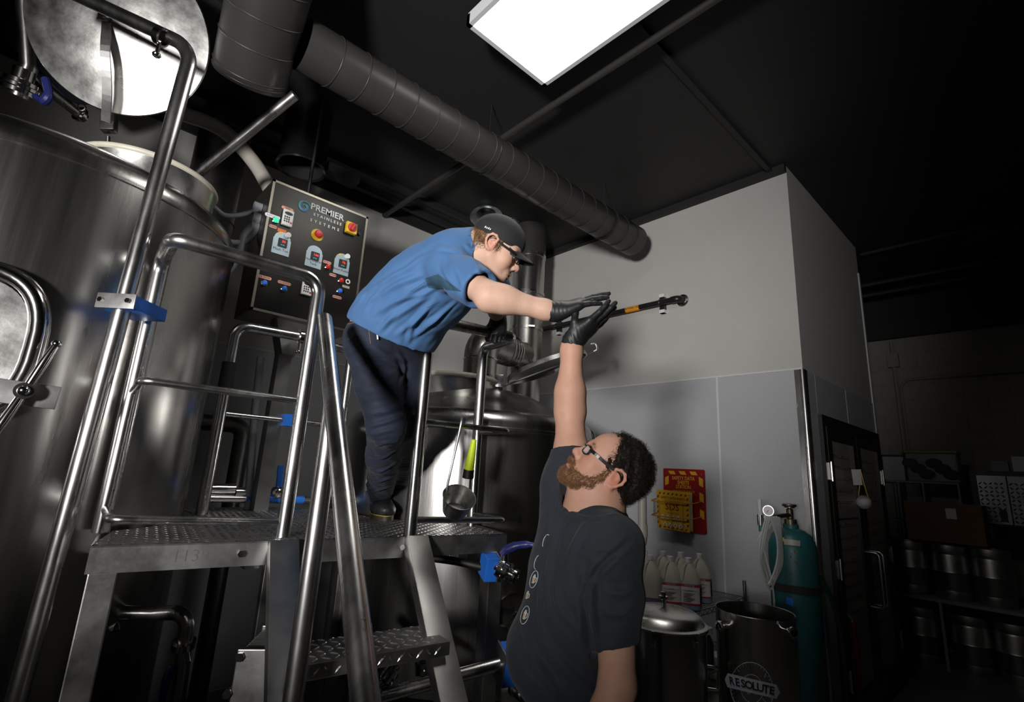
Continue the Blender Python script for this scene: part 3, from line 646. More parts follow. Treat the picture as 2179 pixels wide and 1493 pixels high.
def tank_plate(x, y, s):
    w, h = .10, .135
    pts = [(-w / 2, -h / 2), (w / 2, -h / 2), (w / 2, h * .22)] + [(w / 2 * math.cos(a) * .92, h * .24 + .042 * math.sin(a)) for a in np.linspace(0, PI, 12)] + [(-w / 2, h * .22)]
    o = MB().prism(pts, cmx(x, y, 0), .003).build('tank_plate', M['plateblue'], cb, False)
    pos = cp(x, y)
    def sub(dx, dz, d): return frame((pos[0] + dx, YF - d, pos[2] + dz), (1, 0, 0), (0, 0, 1))
    sc = MB().prism(rrect(.05, .052, .003), sub(.004, .006, .003), .006).build('gauge', M['black'], o, False)
    text('lettering', s, sub(0, -.038 if '\n' not in s else -.034, .0035), .022, M['dkink'], o, .0003)
    return o, sub
for (x, y, s, dg) in ((599, 519, 'Mash Tun', '30'), (668, 547, 'Hot Liquor\nTank', '166'), (727, 563, 'Brew Kettle', '76')):
    o, sub = tank_plate(x, y, s)
    text('digits', dg, sub(.008, .014, .0095), .022, M['redled'], o, .0003); text('digits', '08 88', sub(.004, -.008, .0095), .010, M['cyanled'], o, .0003)
    if s[0] != 'H':
        MB().cyl(V(sub(.025, .062, .003).translation), V(sub(.025, .062, .02).translation), .016, seg=20).build('selector_knob', M['white'], o)
        MB().prism([(-.01, 0), (0, .01), (0, .004), (.012, .004), (.012, -.004), (0, -.004), (0, -.01)], sub(-.02, .062, .003), .001).build('flow_mark', M['yellow'], o, False)
def button(x, y, m, r=.014, bezel=True, name='button'):
    p = cp(x, y)
    o = MB().lathe([(r + .005, 0), (r + .005, .004), (r + .001, .007), (0, .007)], (p[0], YF, p[2]), (0, -1, 0), 20).build(name, M['chrome'] if bezel else m, cb)
    MB().lathe([(r, .006), (r, .016), (r * .8, .022), (0, .024)], (p[0], YF, p[2]), (0, -1, 0), 20).build('cap', m, o); return o
button(586, 469, M['green'], .015, name='indicator'); button(562, 602, M['blue']); button(604, 614, M['blue']); button(722, 619, M['blue']); button(697, 568, M['red']); button(725, 597, M['red'])
p = cp(675, 500); o = MB().lathe([(.038, 0), (.038, .003), (0, .003)], (p[0], YF, p[2]), (0, -1, 0), 28).build('emergency_stop', M['yellow'], cb)
MB().lathe([(.012, .003), (.014, .012), (.024, .016), (.025, .026), (.02, .034), (0, .036)], (p[0], YF, p[2]), (0, -1, 0), 24).build('mushroom_head', M['red'], o)
p = cp(745, 487); o = MB().box((p[0] - .036, YF - .03, p[2] - .036), (p[0] + .036, YF, p[2] + .036), bev=.004).build('main_switch', M['yellow'], cb, False)
MB().lathe([(.03, .03), (.03, .034), (0, .034)], (p[0], YF, p[2]), (0, -1, 0), 24).build('switch_disc', M['red'], o)
MB().box((-.009, -.027, 0), (.009, .027, .018), frame((p[0], YF - .034, p[2]), (.9, 0, -.3), (.3, 0, .9)), .003).build('switch_grip', M['red'], o, False)
def drive(x, y, h):
    p = cp(x, y); o = MB().box((p[0] - .03, YF - .018, p[2] - h / 2), (p[0] + .03, YF, p[2] + h / 2), bev=.003).build('speed_drive', M['white'], cb, False)
    k = MB().prism([(.024 * math.cos(a), .011 * math.sin(a)) for a in np.linspace(0, 2 * PI, 17)[:-1]], frame((p[0], YF - .018, p[2] + h * .26), (1, 0, 0), (0, 0, 1)), .001)
    k.build('screen', M['black'], o, False)
    k = MB()
    for i in range(3):
        for j in range(3): k.box((p[0] - .022 + i * .012, YF - .020, p[2] - .03 + j * .014), (p[0] - .015 + i * .012, YF - .018, p[2] - .021 + j * .014))
    k.build('keypad', M['dkink'], o, False)
    MB().box((p[0] + .014, YF - .021, p[2] - .034), (p[0] + .024, YF - .018, p[2] - .024)).build('stop_key', M['red'], o, False)
drive(611, 465, .10); drive(652, 613, .09)
MB().prism(rrect(.05, .022, .002), cmx(600, 491, 0), .001).build('orange_sticker', mat('orange_sticker', (.65, .16, .04), .5), cb, False)
MB().lathe([(.009, 0), (.016, 0), (.016, .001), (.009, .001), (.009, 0)], cp(740, 599) + np.array([0, -.001, 0]), (0, -1, 0), 20).build('fan_symbol', M['white'], cb)
MB().box((-.024, -.008, 0), (.024, .008, .001), cmx(736, 610)).build('sticker', M['paper'], cb, False)
MB().cyl((bx1 - .05, YF, cp(762, 497)[2]), (bx1 - .05, YF - .012, cp(762, 497)[2]), .010, seg=12).build('lock', M['black'], cb)
# grey cables and conduit at the cabinet side
t = thing('cable_conduits', 'grey plastic cables curving into the left side of the control cabinet', 'cables', (bx0 - .1, 3.1, 2.8))
for pts, r_ in (([(455, 440), (480, 458), (520, 455), (545, 438)], .014), ([(420, 640), (500, 560), (520, 500), (548, 465)], .022), ([(455, 498), (490, 515), (525, 512), (537, 480)], .018)):
    P3 = [ony(x, y, 3.12) for x, y in pts]; P3[-1] = np.array([bx0 - .002, 3.12, P3[-1][2]])
    MB().tube(spline(P3, 8), r_, 12).build('cable', M['greypvc'], t)
    MB().cyl((bx0 - .002, 3.12, P3[-1][2]), (bx0 - .045, 3.12, P3[-1][2]), r_ + .012, seg=14).build('cable_gland', M['greypvc'], t)
P3 = [ony(370, 235, 3.45), ony(470, 275, 3.40), ony(540, 345, 3.30), (bx0 + .08, 3.2, bz1 - .005)]
t = MB().tube(spline(P3, 10), .045, 18).build('vent_hose', M['pvc']); tag(t, 'thick beige hose curving down to the top of the control cabinet', 'hose')
for i_, (xx, yy, r_, m_) in enumerate(((528, 905, .030, 'greypvc'), (556, 940, .018, 'greypvc'))):
    pass
P = ony(560, 1000, 3.35); P2_ = ony(655, 790, 3.35)
t = MB().tube(spline([ony(555, 760, 3.2), ony(540, 900, 3.2), ony(528, 1080, 3.2)], 6), .022, 12).build('ribbed_conduit', M['greypvc']); tag(t, 'grey plastic conduit running down beside the cabinet post', 'conduit')
p0 = ony(520, 905, 3.9)
t = MB().tube(fillet([(p0[0] - .25, 3.95, p0[2]), (p0[0], 3.9, p0[2]), (p0[0], 3.9, 0)], .08), .055, 16).build('drain_pipe', M['darksteel']); tag(t, 'dark bent pipe against the back wall between vessel and cabinet post', 'pipe')
k0 = ony(660, 385, 3.25); t = MB().cyl((k0[0], 3.25, ZC), (k0[0], 3.25, bz1 - .002), .012, seg=8).build('feed_conduit', M['darksteel']); tag(t, 'thin conduit rising from behind the control cabinet to the ceiling', 'conduit')
# ================================================================== implicit surfaces for bodies and clothes
def axis(lo, hi, h, fl=None, fh=None, fine=None):
    out = [lo]
    while out[-1] < hi: out.append(out[-1] + (fine if fl is not None and fl < out[-1] < fh else h))
    return np.array(out, np.float32)
class SDF:
    def __init__(s, lo, hi, h, fc=None, fr=0, fine=None):
        s.ax = [axis(lo[i], hi[i], h, None if fc is None else fc[i] - fr, None if fc is None else fc[i] + fr, fine) for i in range(3)]
        s.F = np.full([len(a) for a in s.ax], .5, np.float32); s.sc = 1.
    def region(s, lo, hi):
        sl = []
        for i in range(3):
            a = max(0, int(np.searchsorted(s.ax[i], lo[i])) - 1); b = min(len(s.ax[i]), int(np.searchsorted(s.ax[i], hi[i])) + 1)
            if b <= a: return None
            sl.append(slice(a, b))
        g = [s.ax[0][sl[0]][:, None, None], s.ax[1][sl[1]][None, :, None], s.ax[2][sl[2]][None, None, :]]
        return tuple(sl), g
    def put(s, sl, d, k, op):
        A = s.F[sl]
        if op == 'u':
            if k > 0: h = np.maximum(k - np.abs(A - d), 0) / k; s.F[sl] = np.minimum(A, d) - h * h * k * .25
            else: s.F[sl] = np.minimum(A, d)
        elif op == 's':
            d = -d
            if k > 0: h = np.maximum(k - np.abs(A - d), 0) / k; s.F[sl] = np.maximum(A, d) + h * h * k * .25
            else: s.F[sl] = np.maximum(A, d)
    def cone(s, a, b, ra, rb, k=.02, op='u'):
        ra, rb, k = ra * s.sc, rb * s.sc, k * s.sc
        a = np.array(a, np.float32); b = np.array(b, np.float32); R = max(ra, rb) + k + .03
        q = s.region(np.minimum(a, b) - R, np.maximum(a, b) + R)
        if q is None: return s
        sl, g = q; v = b - a; L2 = float(v @ v) + 1e-12
        t = np.clip(((g[0] - a[0]) * v[0] + (g[1] - a[1]) * v[1] + (g[2] - a[2]) * v[2]) / L2, 0, 1)
        d = np.sqrt((g[0] - a[0] - t * v[0]) ** 2 + (g[1] - a[1] - t * v[1]) ** 2 + (g[2] - a[2] - t * v[2]) ** 2) - (ra + (rb - ra) * t)
        s.put(sl, d, k, op); return s
    def chain(s, pts, rs, k=.02, op='u'):
        for i in range(len(pts) - 1): s.cone(pts[i], pts[i + 1], rs[i], rs[i + 1], k, op)
        return s
    def ell(s, c, r, R=None, k=.02, op='u'):
        k = k * s.sc; c = np.array(c, np.float32); r = np.array(r, np.float32) * s.sc; R = np.eye(3, dtype=np.float32) if R is None else np.array(R, np.float32)   # columns of R: local axes
        ext = float(max(r)) + k + .03; q = s.region(c - ext, c + ext)
        if q is None: return s
        sl, g = q; x, y, z = g[0] - c[0], g[1] - c[1], g[2] - c[2]
        l = [x * R[0, i] + y * R[1, i] + z * R[2, i] for i in range(3)]
        k0 = np.sqrt(sum((l[i] / r[i]) ** 2 for i in range(3))) + 1e-6; k1 = np.sqrt(sum((l[i] / r[i] ** 2) ** 2 for i in range(3))) + 1e-6
        s.put(sl, k0 * (k0 - 1) / k1, k, op); return s
    def half(s, p, n, k=0.):                                  # cut away the side that n points to
        n = nrm(n); d = (s.ax[0][:, None, None] - p[0]) * n[0] + (s.ax[1][None, :, None] - p[1]) * n[1] + (s.ax[2][None, None, :] - p[2]) * n[2]
        s.put((slice(None),) * 3, -d.astype(np.float32), k, 's'); return s
    def mesh(s, smooth=1):
        F = s.F; sg = F < 0; ax = s.ax
        c = np.zeros([n - 1 for n in F.shape], np.int8)
        for i in (0, 1):
            for j in (0, 1):
                for k in (0, 1): c += sg[i:F.shape[0] - 1 + i, j:F.shape[1] - 1 + j, k:F.shape[2] - 1 + k]
        idx = np.argwhere((c > 0) & (c < 8)); N = len(idx)
        I = np.full(c.shape, -1, np.int32); I[tuple(idx.T)] = np.arange(N)
        cor = [(i, j, k) for i in (0, 1) for j in (0, 1) for k in (0, 1)]
        val = np.stack([F[idx[:, 0] + i, idx[:, 1] + j, idx[:, 2] + k] for i, j, k in cor], 1)
        pos = np.zeros((N, 3)); cnt = np.zeros((N, 1))
        for a in range(8):
            for b in range(a + 1, 8):
                df = [cor[b][q] - cor[a][q] for q in range(3)]
                if sum(abs(x) for x in df) != 1: continue
                va, vb = val[:, a], val[:, b]; m = (va < 0) != (vb < 0); t = np.where(m, va / np.where(m, va - vb, 1), 0)
                p = np.stack([cor[a][q] + t * df[q] for q in range(3)], 1); pos += p * m[:, None]; cnt += m[:, None]
        pos /= cnt
        P = np.stack([ax[q][idx[:, q]] + pos[:, q] * (ax[q][idx[:, q] + 1] - ax[q][idx[:, q]]) for q in range(3)], 1)
        fs = []
        for q in range(3):
            s0 = [slice(None)] * 3; s1 = [slice(None)] * 3; s0[q] = slice(0, -1); s1[q] = slice(1, None)
            e = np.argwhere(sg[tuple(s0)] != sg[tuple(s1)]); o = [(q + 1) % 3, (q + 2) % 3]
            e = e[(e[:, o[0]] > 0) & (e[:, o[1]] > 0) & (e[:, o[0]] < c.shape[o[0]]) & (e[:, o[1]] < c.shape[o[1]])]
            def cell(d0, d1): w = e.copy(); w[:, o[0]] -= d0; w[:, o[1]] -= d1; return I[tuple(w.T)]
            f = np.stack([cell(1, 1), cell(0, 1), cell(0, 0), cell(1, 0)], 1); ins = sg[tuple(e.T)]
            f = np.where(ins[:, None], f, f[:, ::-1]); fs.append(f)
        fc = np.concatenate(fs); fc = fc[(fc >= 0).all(1)]
        for _ in range(smooth):
            acc = np.zeros_like(P); n = np.zeros((N, 1))
            for a in range(4):
                b = (a + 1) % 4
                for u, w in ((fc[:, a], fc[:, b]), (fc[:, b], fc[:, a])): np.add.at(acc, u, P[w]); np.add.at(n, u, 1)
            P = P * .5 + .5 * acc / np.maximum(n, 1)
        return P, fc
def vnormals(P, f):
    n = np.cross(P[f[:, 2]] - P[f[:, 0]], P[f[:, 3]] - P[f[:, 1]]); N = np.zeros_like(P)
    for a in range(4): np.add.at(N, f[:, a], n)
    return N / np.maximum(np.linalg.norm(N, axis=1, keepdims=True), 1e-9)
def np_mesh(name, P, f, m, parent=None, col=None):
    me = bpy.data.meshes.new(name); me.vertices.add(len(P)); me.vertices.foreach_set('co', np.ascontiguousarray(P, np.float32).ravel())
    me.loops.add(f.size); me.loops.foreach_set('vertex_index', np.ascontiguousarray(f, np.int32).ravel())
    me.polygons.add(len(f)); me.polygons.foreach_set('loop_start', np.arange(len(f), dtype=np.int32) * f.shape[1])
    me.update(calc_edges=True); me.validate()
    me.polygons.foreach_set('use_smooth', [True] * len(me.polygons))
    if col is not None:
        ca = me.color_attributes.new('Col', 'FLOAT_COLOR', 'POINT'); ca.data.foreach_set('color', np.concatenate([col, np.ones((len(col), 1))], 1).astype(np.float32).ravel())
    me.materials.append(m); o = bpy.data.objects.new(name, me); COL.objects.link(o)
    if parent is not None: attach(o, parent)
    return o
def wob(P, sc, seed, st=(1, 1, 1)):                           # cheap smooth noise -1..1
    r = np.random.default_rng(seed); Q = P * np.array(st) * sc; v = np.zeros(len(P))
    for i in range(7):
        d = nrm(r.normal(size=3)); v += np.sin(Q @ d * (1 + .6 * i) * 2 * PI + r.uniform(0, 6.28)) / (1 + .45 * i)
    return v / 2.4
def folds(P, N, lst):                                          # (a, b, radius, amount) ridges (+) or valleys (-)
    D = np.zeros(len(P))
    for a, b, r, am in lst:
        a = np.array(a); b = np.array(b); v = b - a; t = np.clip((P - a) @ v / (v @ v), 0, 1); d = np.linalg.norm(P - a - t[:, None] * v, axis=1)
        e = np.exp(-(d / r) ** 2) * np.sin(PI * np.clip(t * .9 + .05, 0, 1)) ** .5
        D += am * (e - .55 * np.exp(-((d - 1.7 * r) / r) ** 2))
    return P + N * D[:, None]
def folds_px(P, N, f, lst, big=1.):                             # ridges along lines picked on the surface
    bv = BVHTree.FromPolygons([Vector(p) for p in P], [tuple(int(i) for i in q) for q in f]); D = np.zeros(len(P))
    for line, r, am in lst:
        q = []
        sp = spline([np.array([*p, 0.]) for p in line], 5)
        for p in sp:
            d = V(px(p[0], p[1])).normalized(); h = bv.ray_cast(V(CAM), d)
            if h[0] is not None and (not q or np.linalg.norm(np.array(h[0]) - q[-1]) < .12): q.append(np.array(h[0]))
        if len(q) < 2: continue
        best = np.full(len(P), 9.); tt = np.zeros(len(P)); n = len(q) - 1
        for i in range(n):
            v = q[i + 1] - q[i]; t = np.clip((P - q[i]) @ v / (v @ v + 1e-9), 0, 1); d = np.linalg.norm(P - q[i] - t[:, None] * v, axis=1); m = d < best; best = np.where(m, d, best); tt = np.where(m, (i + t) / n, tt)
        e = np.sin(PI * np.clip(tt * .94 + .03, 0, 1)) ** .7; D += am * big * e * (np.exp(-(best / r) ** 2) - .6 * np.exp(-((best - 1.8 * r) / r) ** 2))
    return P + N * D[:, None]
def strands(name, pts, nor, flow, L, w, m, parent, curl=0., seed=1, seg=3, jit=.35):
    r = np.random.default_rng(seed); n = len(pts)
    d = nor + flow + r.normal(size=(n, 3)) * jit; d /= np.linalg.norm(d, axis=1, keepdims=True)
    side = np.cross(d, r.normal(size=(n, 3))); side /= np.linalg.norm(side, axis=1, keepdims=True); s2 = np.cross(d, side)
    ln = L * r.uniform(.6, 1.25, (n, 1)); ph = r.uniform(0, 6.28, (n, 1)); V_ = []
    for q in range(seg + 1):
        t = q / seg; c = pts + d * ln * t + curl * ln * (side * (np.sin(ph + 5 * t) - np.sin(ph)) + s2 * (np.cos(ph + 5 * t) - np.cos(ph))) - nor * (ln * t * t * .35) - nor * (.002 if q == 0 else 0)
        ww = w * (1 - .8 * t)
        for k in range(3): a = 2 * PI * k / 3; V_.append(c + ww * (math.cos(a) * side + math.sin(a) * s2))
    Vv = np.stack(V_, 1).reshape(-1, 3); f = []
    base = np.arange(n)[:, None] * (3 * (seg + 1))
    for q in range(seg):
        for k in range(3): f.append(base + np.array([[q * 3 + k, q * 3 + (k + 1) % 3, (q + 1) * 3 + (k + 1) % 3, (q + 1) * 3 + k]]))
    return np_mesh(name, Vv, np.concatenate(f), m, parent)
CRIGHT, CUP, CBACK = CR[:, 0], CR[:, 1], CR[:, 2]
def cv(r, u, b=0.): return nrm(CRIGHT * r + CUP * u + CBACK * b)      # direction given as right / up / towards the viewer
class Fr:                                                     # local frame: columns right, forward, up
    def __init__(s, O, f, u, sc=1.):
        s.s = sc; f = nrm(f); x = nrm(np.cross(f, u)); z = np.cross(x, f); s.R = np.stack([x, f, z], 1); s.O = np.array(O, float)
    def __call__(s, x, y, z): return s.O + s.R @ np.array([x, y, z]) * s.s
    def loc(s, P): return (P - s.O) @ s.R / s.s
def head_sdf(F, T, heavy=1.0, jaw=1.0):
    R = T.R; F.sc = T.s
    F.ell(T(0, -.014, .034), (.076, .098, .084), R, .01); F.ell(T(0, .030, -.030), (.063 * heavy, .062, .080), R, .04)
    F.ell(T(0, .045, .045), (.060, .046, .052), R, .03)
    for s in (-1, 1):
        F.cone(T(s * .056, .0, -.045), T(s * .022, .066, -.098 * jaw), .022 * heavy, .020, .03)
        F.ell(T(s * .040, .058, -.028), (.026 * heavy, .024, .028), R, .03)
        F.cone(T(s * .046, .070, .022), T(s * .010, .088, .020), .010, .011, .016)
    F.ell(T(0, .078, -.100 * jaw), (.024, .020, .020), R, .025)
    F.cone(T(0, .088, .014), T(0, .108, -.026), .0085, .0115, .016); F.ell(T(0, .110, -.030), (.0135, .0125, .012), R, .010)
    for s in (-1, 1): F.ell(T(s * .0125, .099, -.035), (.0085, .011, .009), R, .008)
    for s in (-1, 1): F.ell(T(s * .0065, .106, -.0425), (.0038, .006, .004), R, .004, 's')
    for s in (-1, 1):
        F.ell(T(s * .033, .102, .002), (.020, .019, .013), R, .016, 's')
        F.ell(T(s * .032, .0755, .001), (.0150, .0135, .0125), R, .006)
        F.cone(T(s * .021, .0885, -.0005), T(s * .044, .0835, .0005), .0016, .0016, .003, 's')
    F.ell(T(0, .082, -.066), (.030, .017, .022), R, .02)
    F.cone(T(-.021, .089, -.067), T(0, .0985, -.0635), .0045, .0065, .006); F.cone(T(.021, .089, -.067), T(0, .0985, -.0635), .0045, .0065, .006)
    F.cone(T(-.017, .089, -.0765), T(0, .0965, -.0780), .0055, .0075, .007); F.cone(T(.017, .089, -.0765), T(0, .0965, -.0780), .0055, .0075, .007)
    F.cone(T(-.024, .091, -.0705), T(0, .1045, -.0705), .0016, .0022, .003, 's'); F.cone(T(.024, .091, -.0705), T(0, .1045, -.0705), .0016, .0022, .003, 's')
    F.ell(T(0, .098, -.089), (.014, .008, .006), R, .008, 's')
    for s in (-1, 1):                                          # ears
        F.ell(T(s * .079, -.014, -.003), (.008, .019, .030), R, .008)
        ring = [(.0, .008, .008), (.006, .010, .022), (.010, -.002, .031), (.012, -.018, .030), (.013, -.029, .018), (.012, -.031, .002), (.008, -.024, -.014), (.005, -.014, -.026), (.003, -.004, -.028)]
        F.chain([T(s * (.079 + a), b - .008, c) for a, b, c in ring], [.0045, .0045, .005, .005, .005, .0048, .0048, .006, .006], .004)
        F.ell(T(s * .090, -.012, .004), (.007, .011, .017), R, .004, 's')
    F.sc = 1.
def skin_col(P, T, lip=(1.02, .62, .60)):
    q = T.loc(P); c = np.ones((len(P), 3))
    def blob(x, y, z, r, col, sym=True):
        nonlocal c
        xs = np.abs(q[:, 0]) if sym else q[:, 0]
        w = np.exp(-(((xs - x) / r[0]) ** 2 + ((q[:, 1] - y) / r[1]) ** 2 + ((q[:, 2] - z) / r[2]) ** 2))[:, None]; c = c * (1 - w) + c * np.array(col) * w
    blob(.0, .098, -.0705, (.024, .012, .010), lip); blob(.045, .06, -.03, (.025, .03, .025), (1.04, .80, .78)); blob(0, .11, -.03, (.016, .016, .014), (1.04, .78, .75)); blob(.088, -.014, -.002, (.014, .03, .034), (1.05, .74, .70))
    return c
# skin, cloth and hair materials
M['skin1'] = mat('fair_skin', (.54, .34, .255), .58, 0, .10, 30, bump=.05, bscale=260, vcol=True, sss=.10, spec=.35)
M['skin2'] = mat('ruddy_skin', (.46, .255, .18), .58, 0, .12, 30, bump=.05, bscale=260, vcol=True, sss=.10, spec=.35)
M['shirt'] = mat('blue_work_shirt', (.050, .130, .285), .75, 0, .10, 10, bump=.12, bscale=420, sheen=.06)
M['mesh'] = mat('teal_mesh_fabric', (.035, .095, .15), .8, 0, .6, 260, (1, 1, 1), bump=.3, bscale=300)
M['denim'] = mat('dark_denim', (.013, .020, .042), .8, 0, .5, 9, col2=(.006, .009, .019), bump=.2, bscale=380, sheen=.04)
M['glove'] = mat('black_nitrile', (.010, .010, .011), .5, bump=.10, bscale=130, noise=.01)
M['tee'] = mat('charcoal_tee', (.016, .020, .028), .85, 0, .25, 220, bump=.10, bscale=420, sheen=.06)
M['cap'] = mat('black_cap_twill', (.012, .012, .014), .8, 0, .2, 200, bump=.1, bscale=400, sheen=.05)
M['shoe'] = mat('scuffed_black_leather', (.020, .020, .021), .5, 0, .5, 40, bump=.2, bscale=120)
M['sole'] = mat('dark_brown_sole', (.035, .028, .018), .6); M['stitch'] = mat('yellow_welt_stitch', (.55, .45, .04), .6)
M['hair1'] = mat('light_brown_hair', (.20, .105, .045), .45, 0, .4, 60); M['hair2'] = mat('dark_brown_hair', (.016, .0105, .008), .6, 0, .4, 60, spec=.2)
M['beard'] = mat('ginger_beard', (.26, .125, .058), .5, 0, .45, 90); M['frameblk'] = mat('black_glasses', (.01, .01, .011), .25); M['lens'] = mat('clear_lens', (.8, .82, .85), .03, alpha=.16)
M['eyew'] = mat('eye_white', (.62, .58, .54), .2); M['iris'] = mat('eye_iris', (.05, .06, .07), .15)
def hand(name, O, ex, ey, ez, curls, thumb, m, parent, cuff=None, spread=0.10, rs=1.05):
    O = np.array(O, float); ex, ey, ez = nrm(ex), nrm(ey), nrm(ez)
    F = SDF(O - .25, O + .25, .0026)
    def T(p): return O + ex * p[0] + ey * p[1] + ez * p[2]
    R = np.stack([ex, ey, ez], 1)
    kn = [(.031, .092, .002), (.010, .097, .005), (-.012, .093, .003), (-.031, .083, -.001)]
    for q in kn: F.cone(T((q[0] * .62, .015, 0)), T(q), .0155, .0115, .022)
    F.ell(T((0, .05, -.004)), (.040, .052, .015), R, .02); F.ell(T((.026, .038, -.012)), (.018, .034, .014), R, .016); F.ell(T((-.026, .035, -.010)), (.014, .034, .012), R, .016)
    F.cone(T((0, .025, 0)), O, .023, .026, .025); F.cone(T((.012, .025, 0)), T((.008, .0, 0)), .020, .022, .02); F.cone(T((-.012, .025, 0)), T((-.008, .0, 0)), .020, .022, .02)
    ln = [(.043, .027, .022), (.047, .030, .023), (.043, .028, .023), (.034, .022, .020)]
    for i in range(4):
        p = np.array(kn[i]); a = 0.; sx = spread * (1.2 - i * .8)
        for j in range(3):
            a += math.radians(curls[i][j]); d = np.array([sx * math.cos(a), math.cos(a), -math.sin(a)]); d /= np.linalg.norm(d); q = p + d * ln[i][j]
            r0, r1 = [(.0105, .0098), (.0098, .0090), (.0090, .0078)][j]; sc = rs * (.9 if i == 3 else 1)
            F.cone(T(p), T(q), r0 * sc, r1 * sc, .005 if j == 0 else .003); p = q
    th = [np.array(p) for p in thumb]   # world points
    F.chain(th, [.017, .0125, .0115, .0090], .008)
    if cuff is not None:
        a, b, r = cuff; F.cone(a, b, r, r + .002, .012)
        dv = nrm(np.array(b) - np.array(a)); F.half(np.array(b), dv)
    P, f = F.mesh(1); N = vnormals(P, f)
    lc = (P - O) @ R
    P = P + N * (.0007 * np.sin(lc[:, 1:2] * 420 + 6 * np.sin(lc[:, 0:1] * 70)) * np.exp(-((lc[:, 1:2] - .0) / .035) ** 2))
    return np_mesh(name, P, f, m, parent)
# ================================================================== person leaning down from the platform
def man1():
    fw = nrm([.12, -.99, 0]); rt_ = nrm([-.99, -.12, 0]); up = np.array([0, 0, 1.])
    pel = at(824, 708, 2.26); wai = at(868, 655, 2.19); che = at(935, 595, 2.09); upc = at(985, 556, 2.02); nkb = at(1014, 530, 1.97)
    shR = at(958, 572, 1.90); shL = at(1046, 612, 2.14)
    elR = at(1042, 630, 1.72); wrR = at(1180, 664, 1.735)
    hipR = pel + rt_ * .085 - up * .05; hipL = pel - rt_ * .085 - up * .05
    anR = onz(804, 1098, ZD_) + up * .11; anL = onz(862, 1092, ZD_) + up * .11
    knR = at(822, 905, 2.19); knL = at(858, 900, 2.35)
    HR = cv(.86, -.51, .04); HU = cv(.51, .86, .0)
    T = Fr((0, 0, 0), HR, HU, .95); T.O = at(1046, 517, 1.86) - T.R @ np.array([.084, -.014, -.003]) * T.s
    # rail hand
    a, b = H3(c2, z2), H3(corner1, zc); tt = .5
    lo, hi = 0., 1.
    for _ in range(40):
        tt = (lo + hi) / 2
        if proj(a + (b - a) * tt)[0] < 1056: lo = tt
        else: hi = tt
    rp = a + (b - a) * tt; rdir = nrm(b - a)
    vw = nrm([-.45, -.89, 0]); wrL = rp + up * .085 + vw * .030; elL = at(1016, 612, 2.22)
    allp = np.array([pel, wai, che, upc, nkb, shR, shL, elR, wrR, hipR, hipL, anR, anL, T.O, wrL, elL])
    F = SDF(allp.min(0) - .17, allp.max(0) + .17, .0058, T.O + T.R @ np.array([0, .01, 0]), .135, .0024)
    head_sdf(F, T)
    F.cone(T(0, -.03, -.05), nkb - up * .01, .056, .062, .03); F.cone(nkb, upc, .07, .10, .04)
    F.chain([upc, che, wai, pel], [.10, .105, .10, .11], .05)
    F.cone(upc, shR, .06, .05, .04); F.cone(upc, shL, .06, .05, .04)
    for s_, e_, w_ in ((shR, elR, wrR), (shL, elL, wrL)):
        F.chain([s_, s_ + (e_ - s_) * .5, e_], [.052, .050, .046], .03)
        F.chain([e_, e_ + (w_ - e_) * .22, w_ - (w_ - e_) * .15, w_], [.045, .0455, .032, .029], .03); F.cone(w_, w_ + nrm(w_ - e_) * .02, .024, .012, .01)
    F.ell(elR + cv(-.3, -.8, .2) * .020, (.030, .030, .030), None, .03)
    for h_, n_, a_ in ((hipR, knR, anR), (hipL, knL, anL)): F.chain([h_, n_, a_ - up * .03], [.075, .05, .035], .03)
    P, f = F.mesh(1)
    body = np_mesh('person', P, f, M['skin1'], None, skin_col(P, T)); body.data.name = 'person_body'
    tag(body, 'person in blue short-sleeved shirt and black cap leaning down from the platform', 'person')
    # trousers
    F = SDF(np.minimum.reduce([anR, anL, pel, hipR]) - .2, np.maximum.reduce([anR, anL, pel, hipL]) + .22, .0048)
    RP = np.stack([rt_, fw, up], 1)
    F.ell(pel - up * .02, (.170, .135, .15), RP, .03); F.ell(pel - up * .06 - fw * .05 + rt_ * .06, (.10, .09, .11), RP, .04); F.ell(pel - up * .06 - fw * .05 - rt_ * .06, (.10, .09, .11), RP, .04)
    for h_, n_, a_ in ((hipR, knR, anR), (hipL, knL, anL)):
        F.chain([h_, h_ + (n_ - h_) * .5, n_, n_ + (a_ - n_) * .35, a_ - up * .005], [.108, .098, .080, .079, .070], .035)
    tl = nrm(wai - pel); F.half(pel + tl * .075, tl)
    for a_ in (anR, anL): F.cone(a_ - up * .2, a_ - up * .035, .09, .058, .0, 's')
    P, f = F.mesh(1); N = vnormals(P, f)
    h = np.clip((anR[2] + .42 - P[:, 2]) / .42, 0, 1)
    P = P + N * (wob(P, 5, 3, (1, 1, 1.6)) * .004 + wob(P, 9, 4, (.6, .6, 2.6)) * .004 * h)[:, None]
    P = folds_px(P, N, f, [([(785, 905), (820, 898), (868, 880)], .010, .006), ([(788, 925), (825, 915), (862, 912)], .010, .005), ([(790, 880), (830, 872), (872, 850)], .010, .004), ([(775, 790), (810, 800), (850, 790)], .011, .004), ([(845, 745), (860, 780), (850, 830)], .011, .006), ([(800, 740), (830, 760), (870, 765)], .011, .005),
        ([(778, 1050), (810, 1040), (848, 1030)], .009, .007), ([(778, 1028), (812, 1022), (846, 1008)], .009, .006), ([(780, 1000), (810, 1002), (842, 985)], .009, .005), ([(785, 970), (812, 975), (845, 955)], .009, .004), ([(760, 760), (790, 775), (825, 770)], .010, .004), ([(795, 950), (820, 942), (850, 940)], .010, .004)], 1.2)
    jn = np_mesh('jeans', P, f, M['denim'], body); jn['label'] = 'dark blue jeans'
    M['thread'] = mat('tan_jean_stitch', (.20, .13, .06), .7); M['leather'] = mat('tan_leather_patch', (.42, .17, .05), .6)
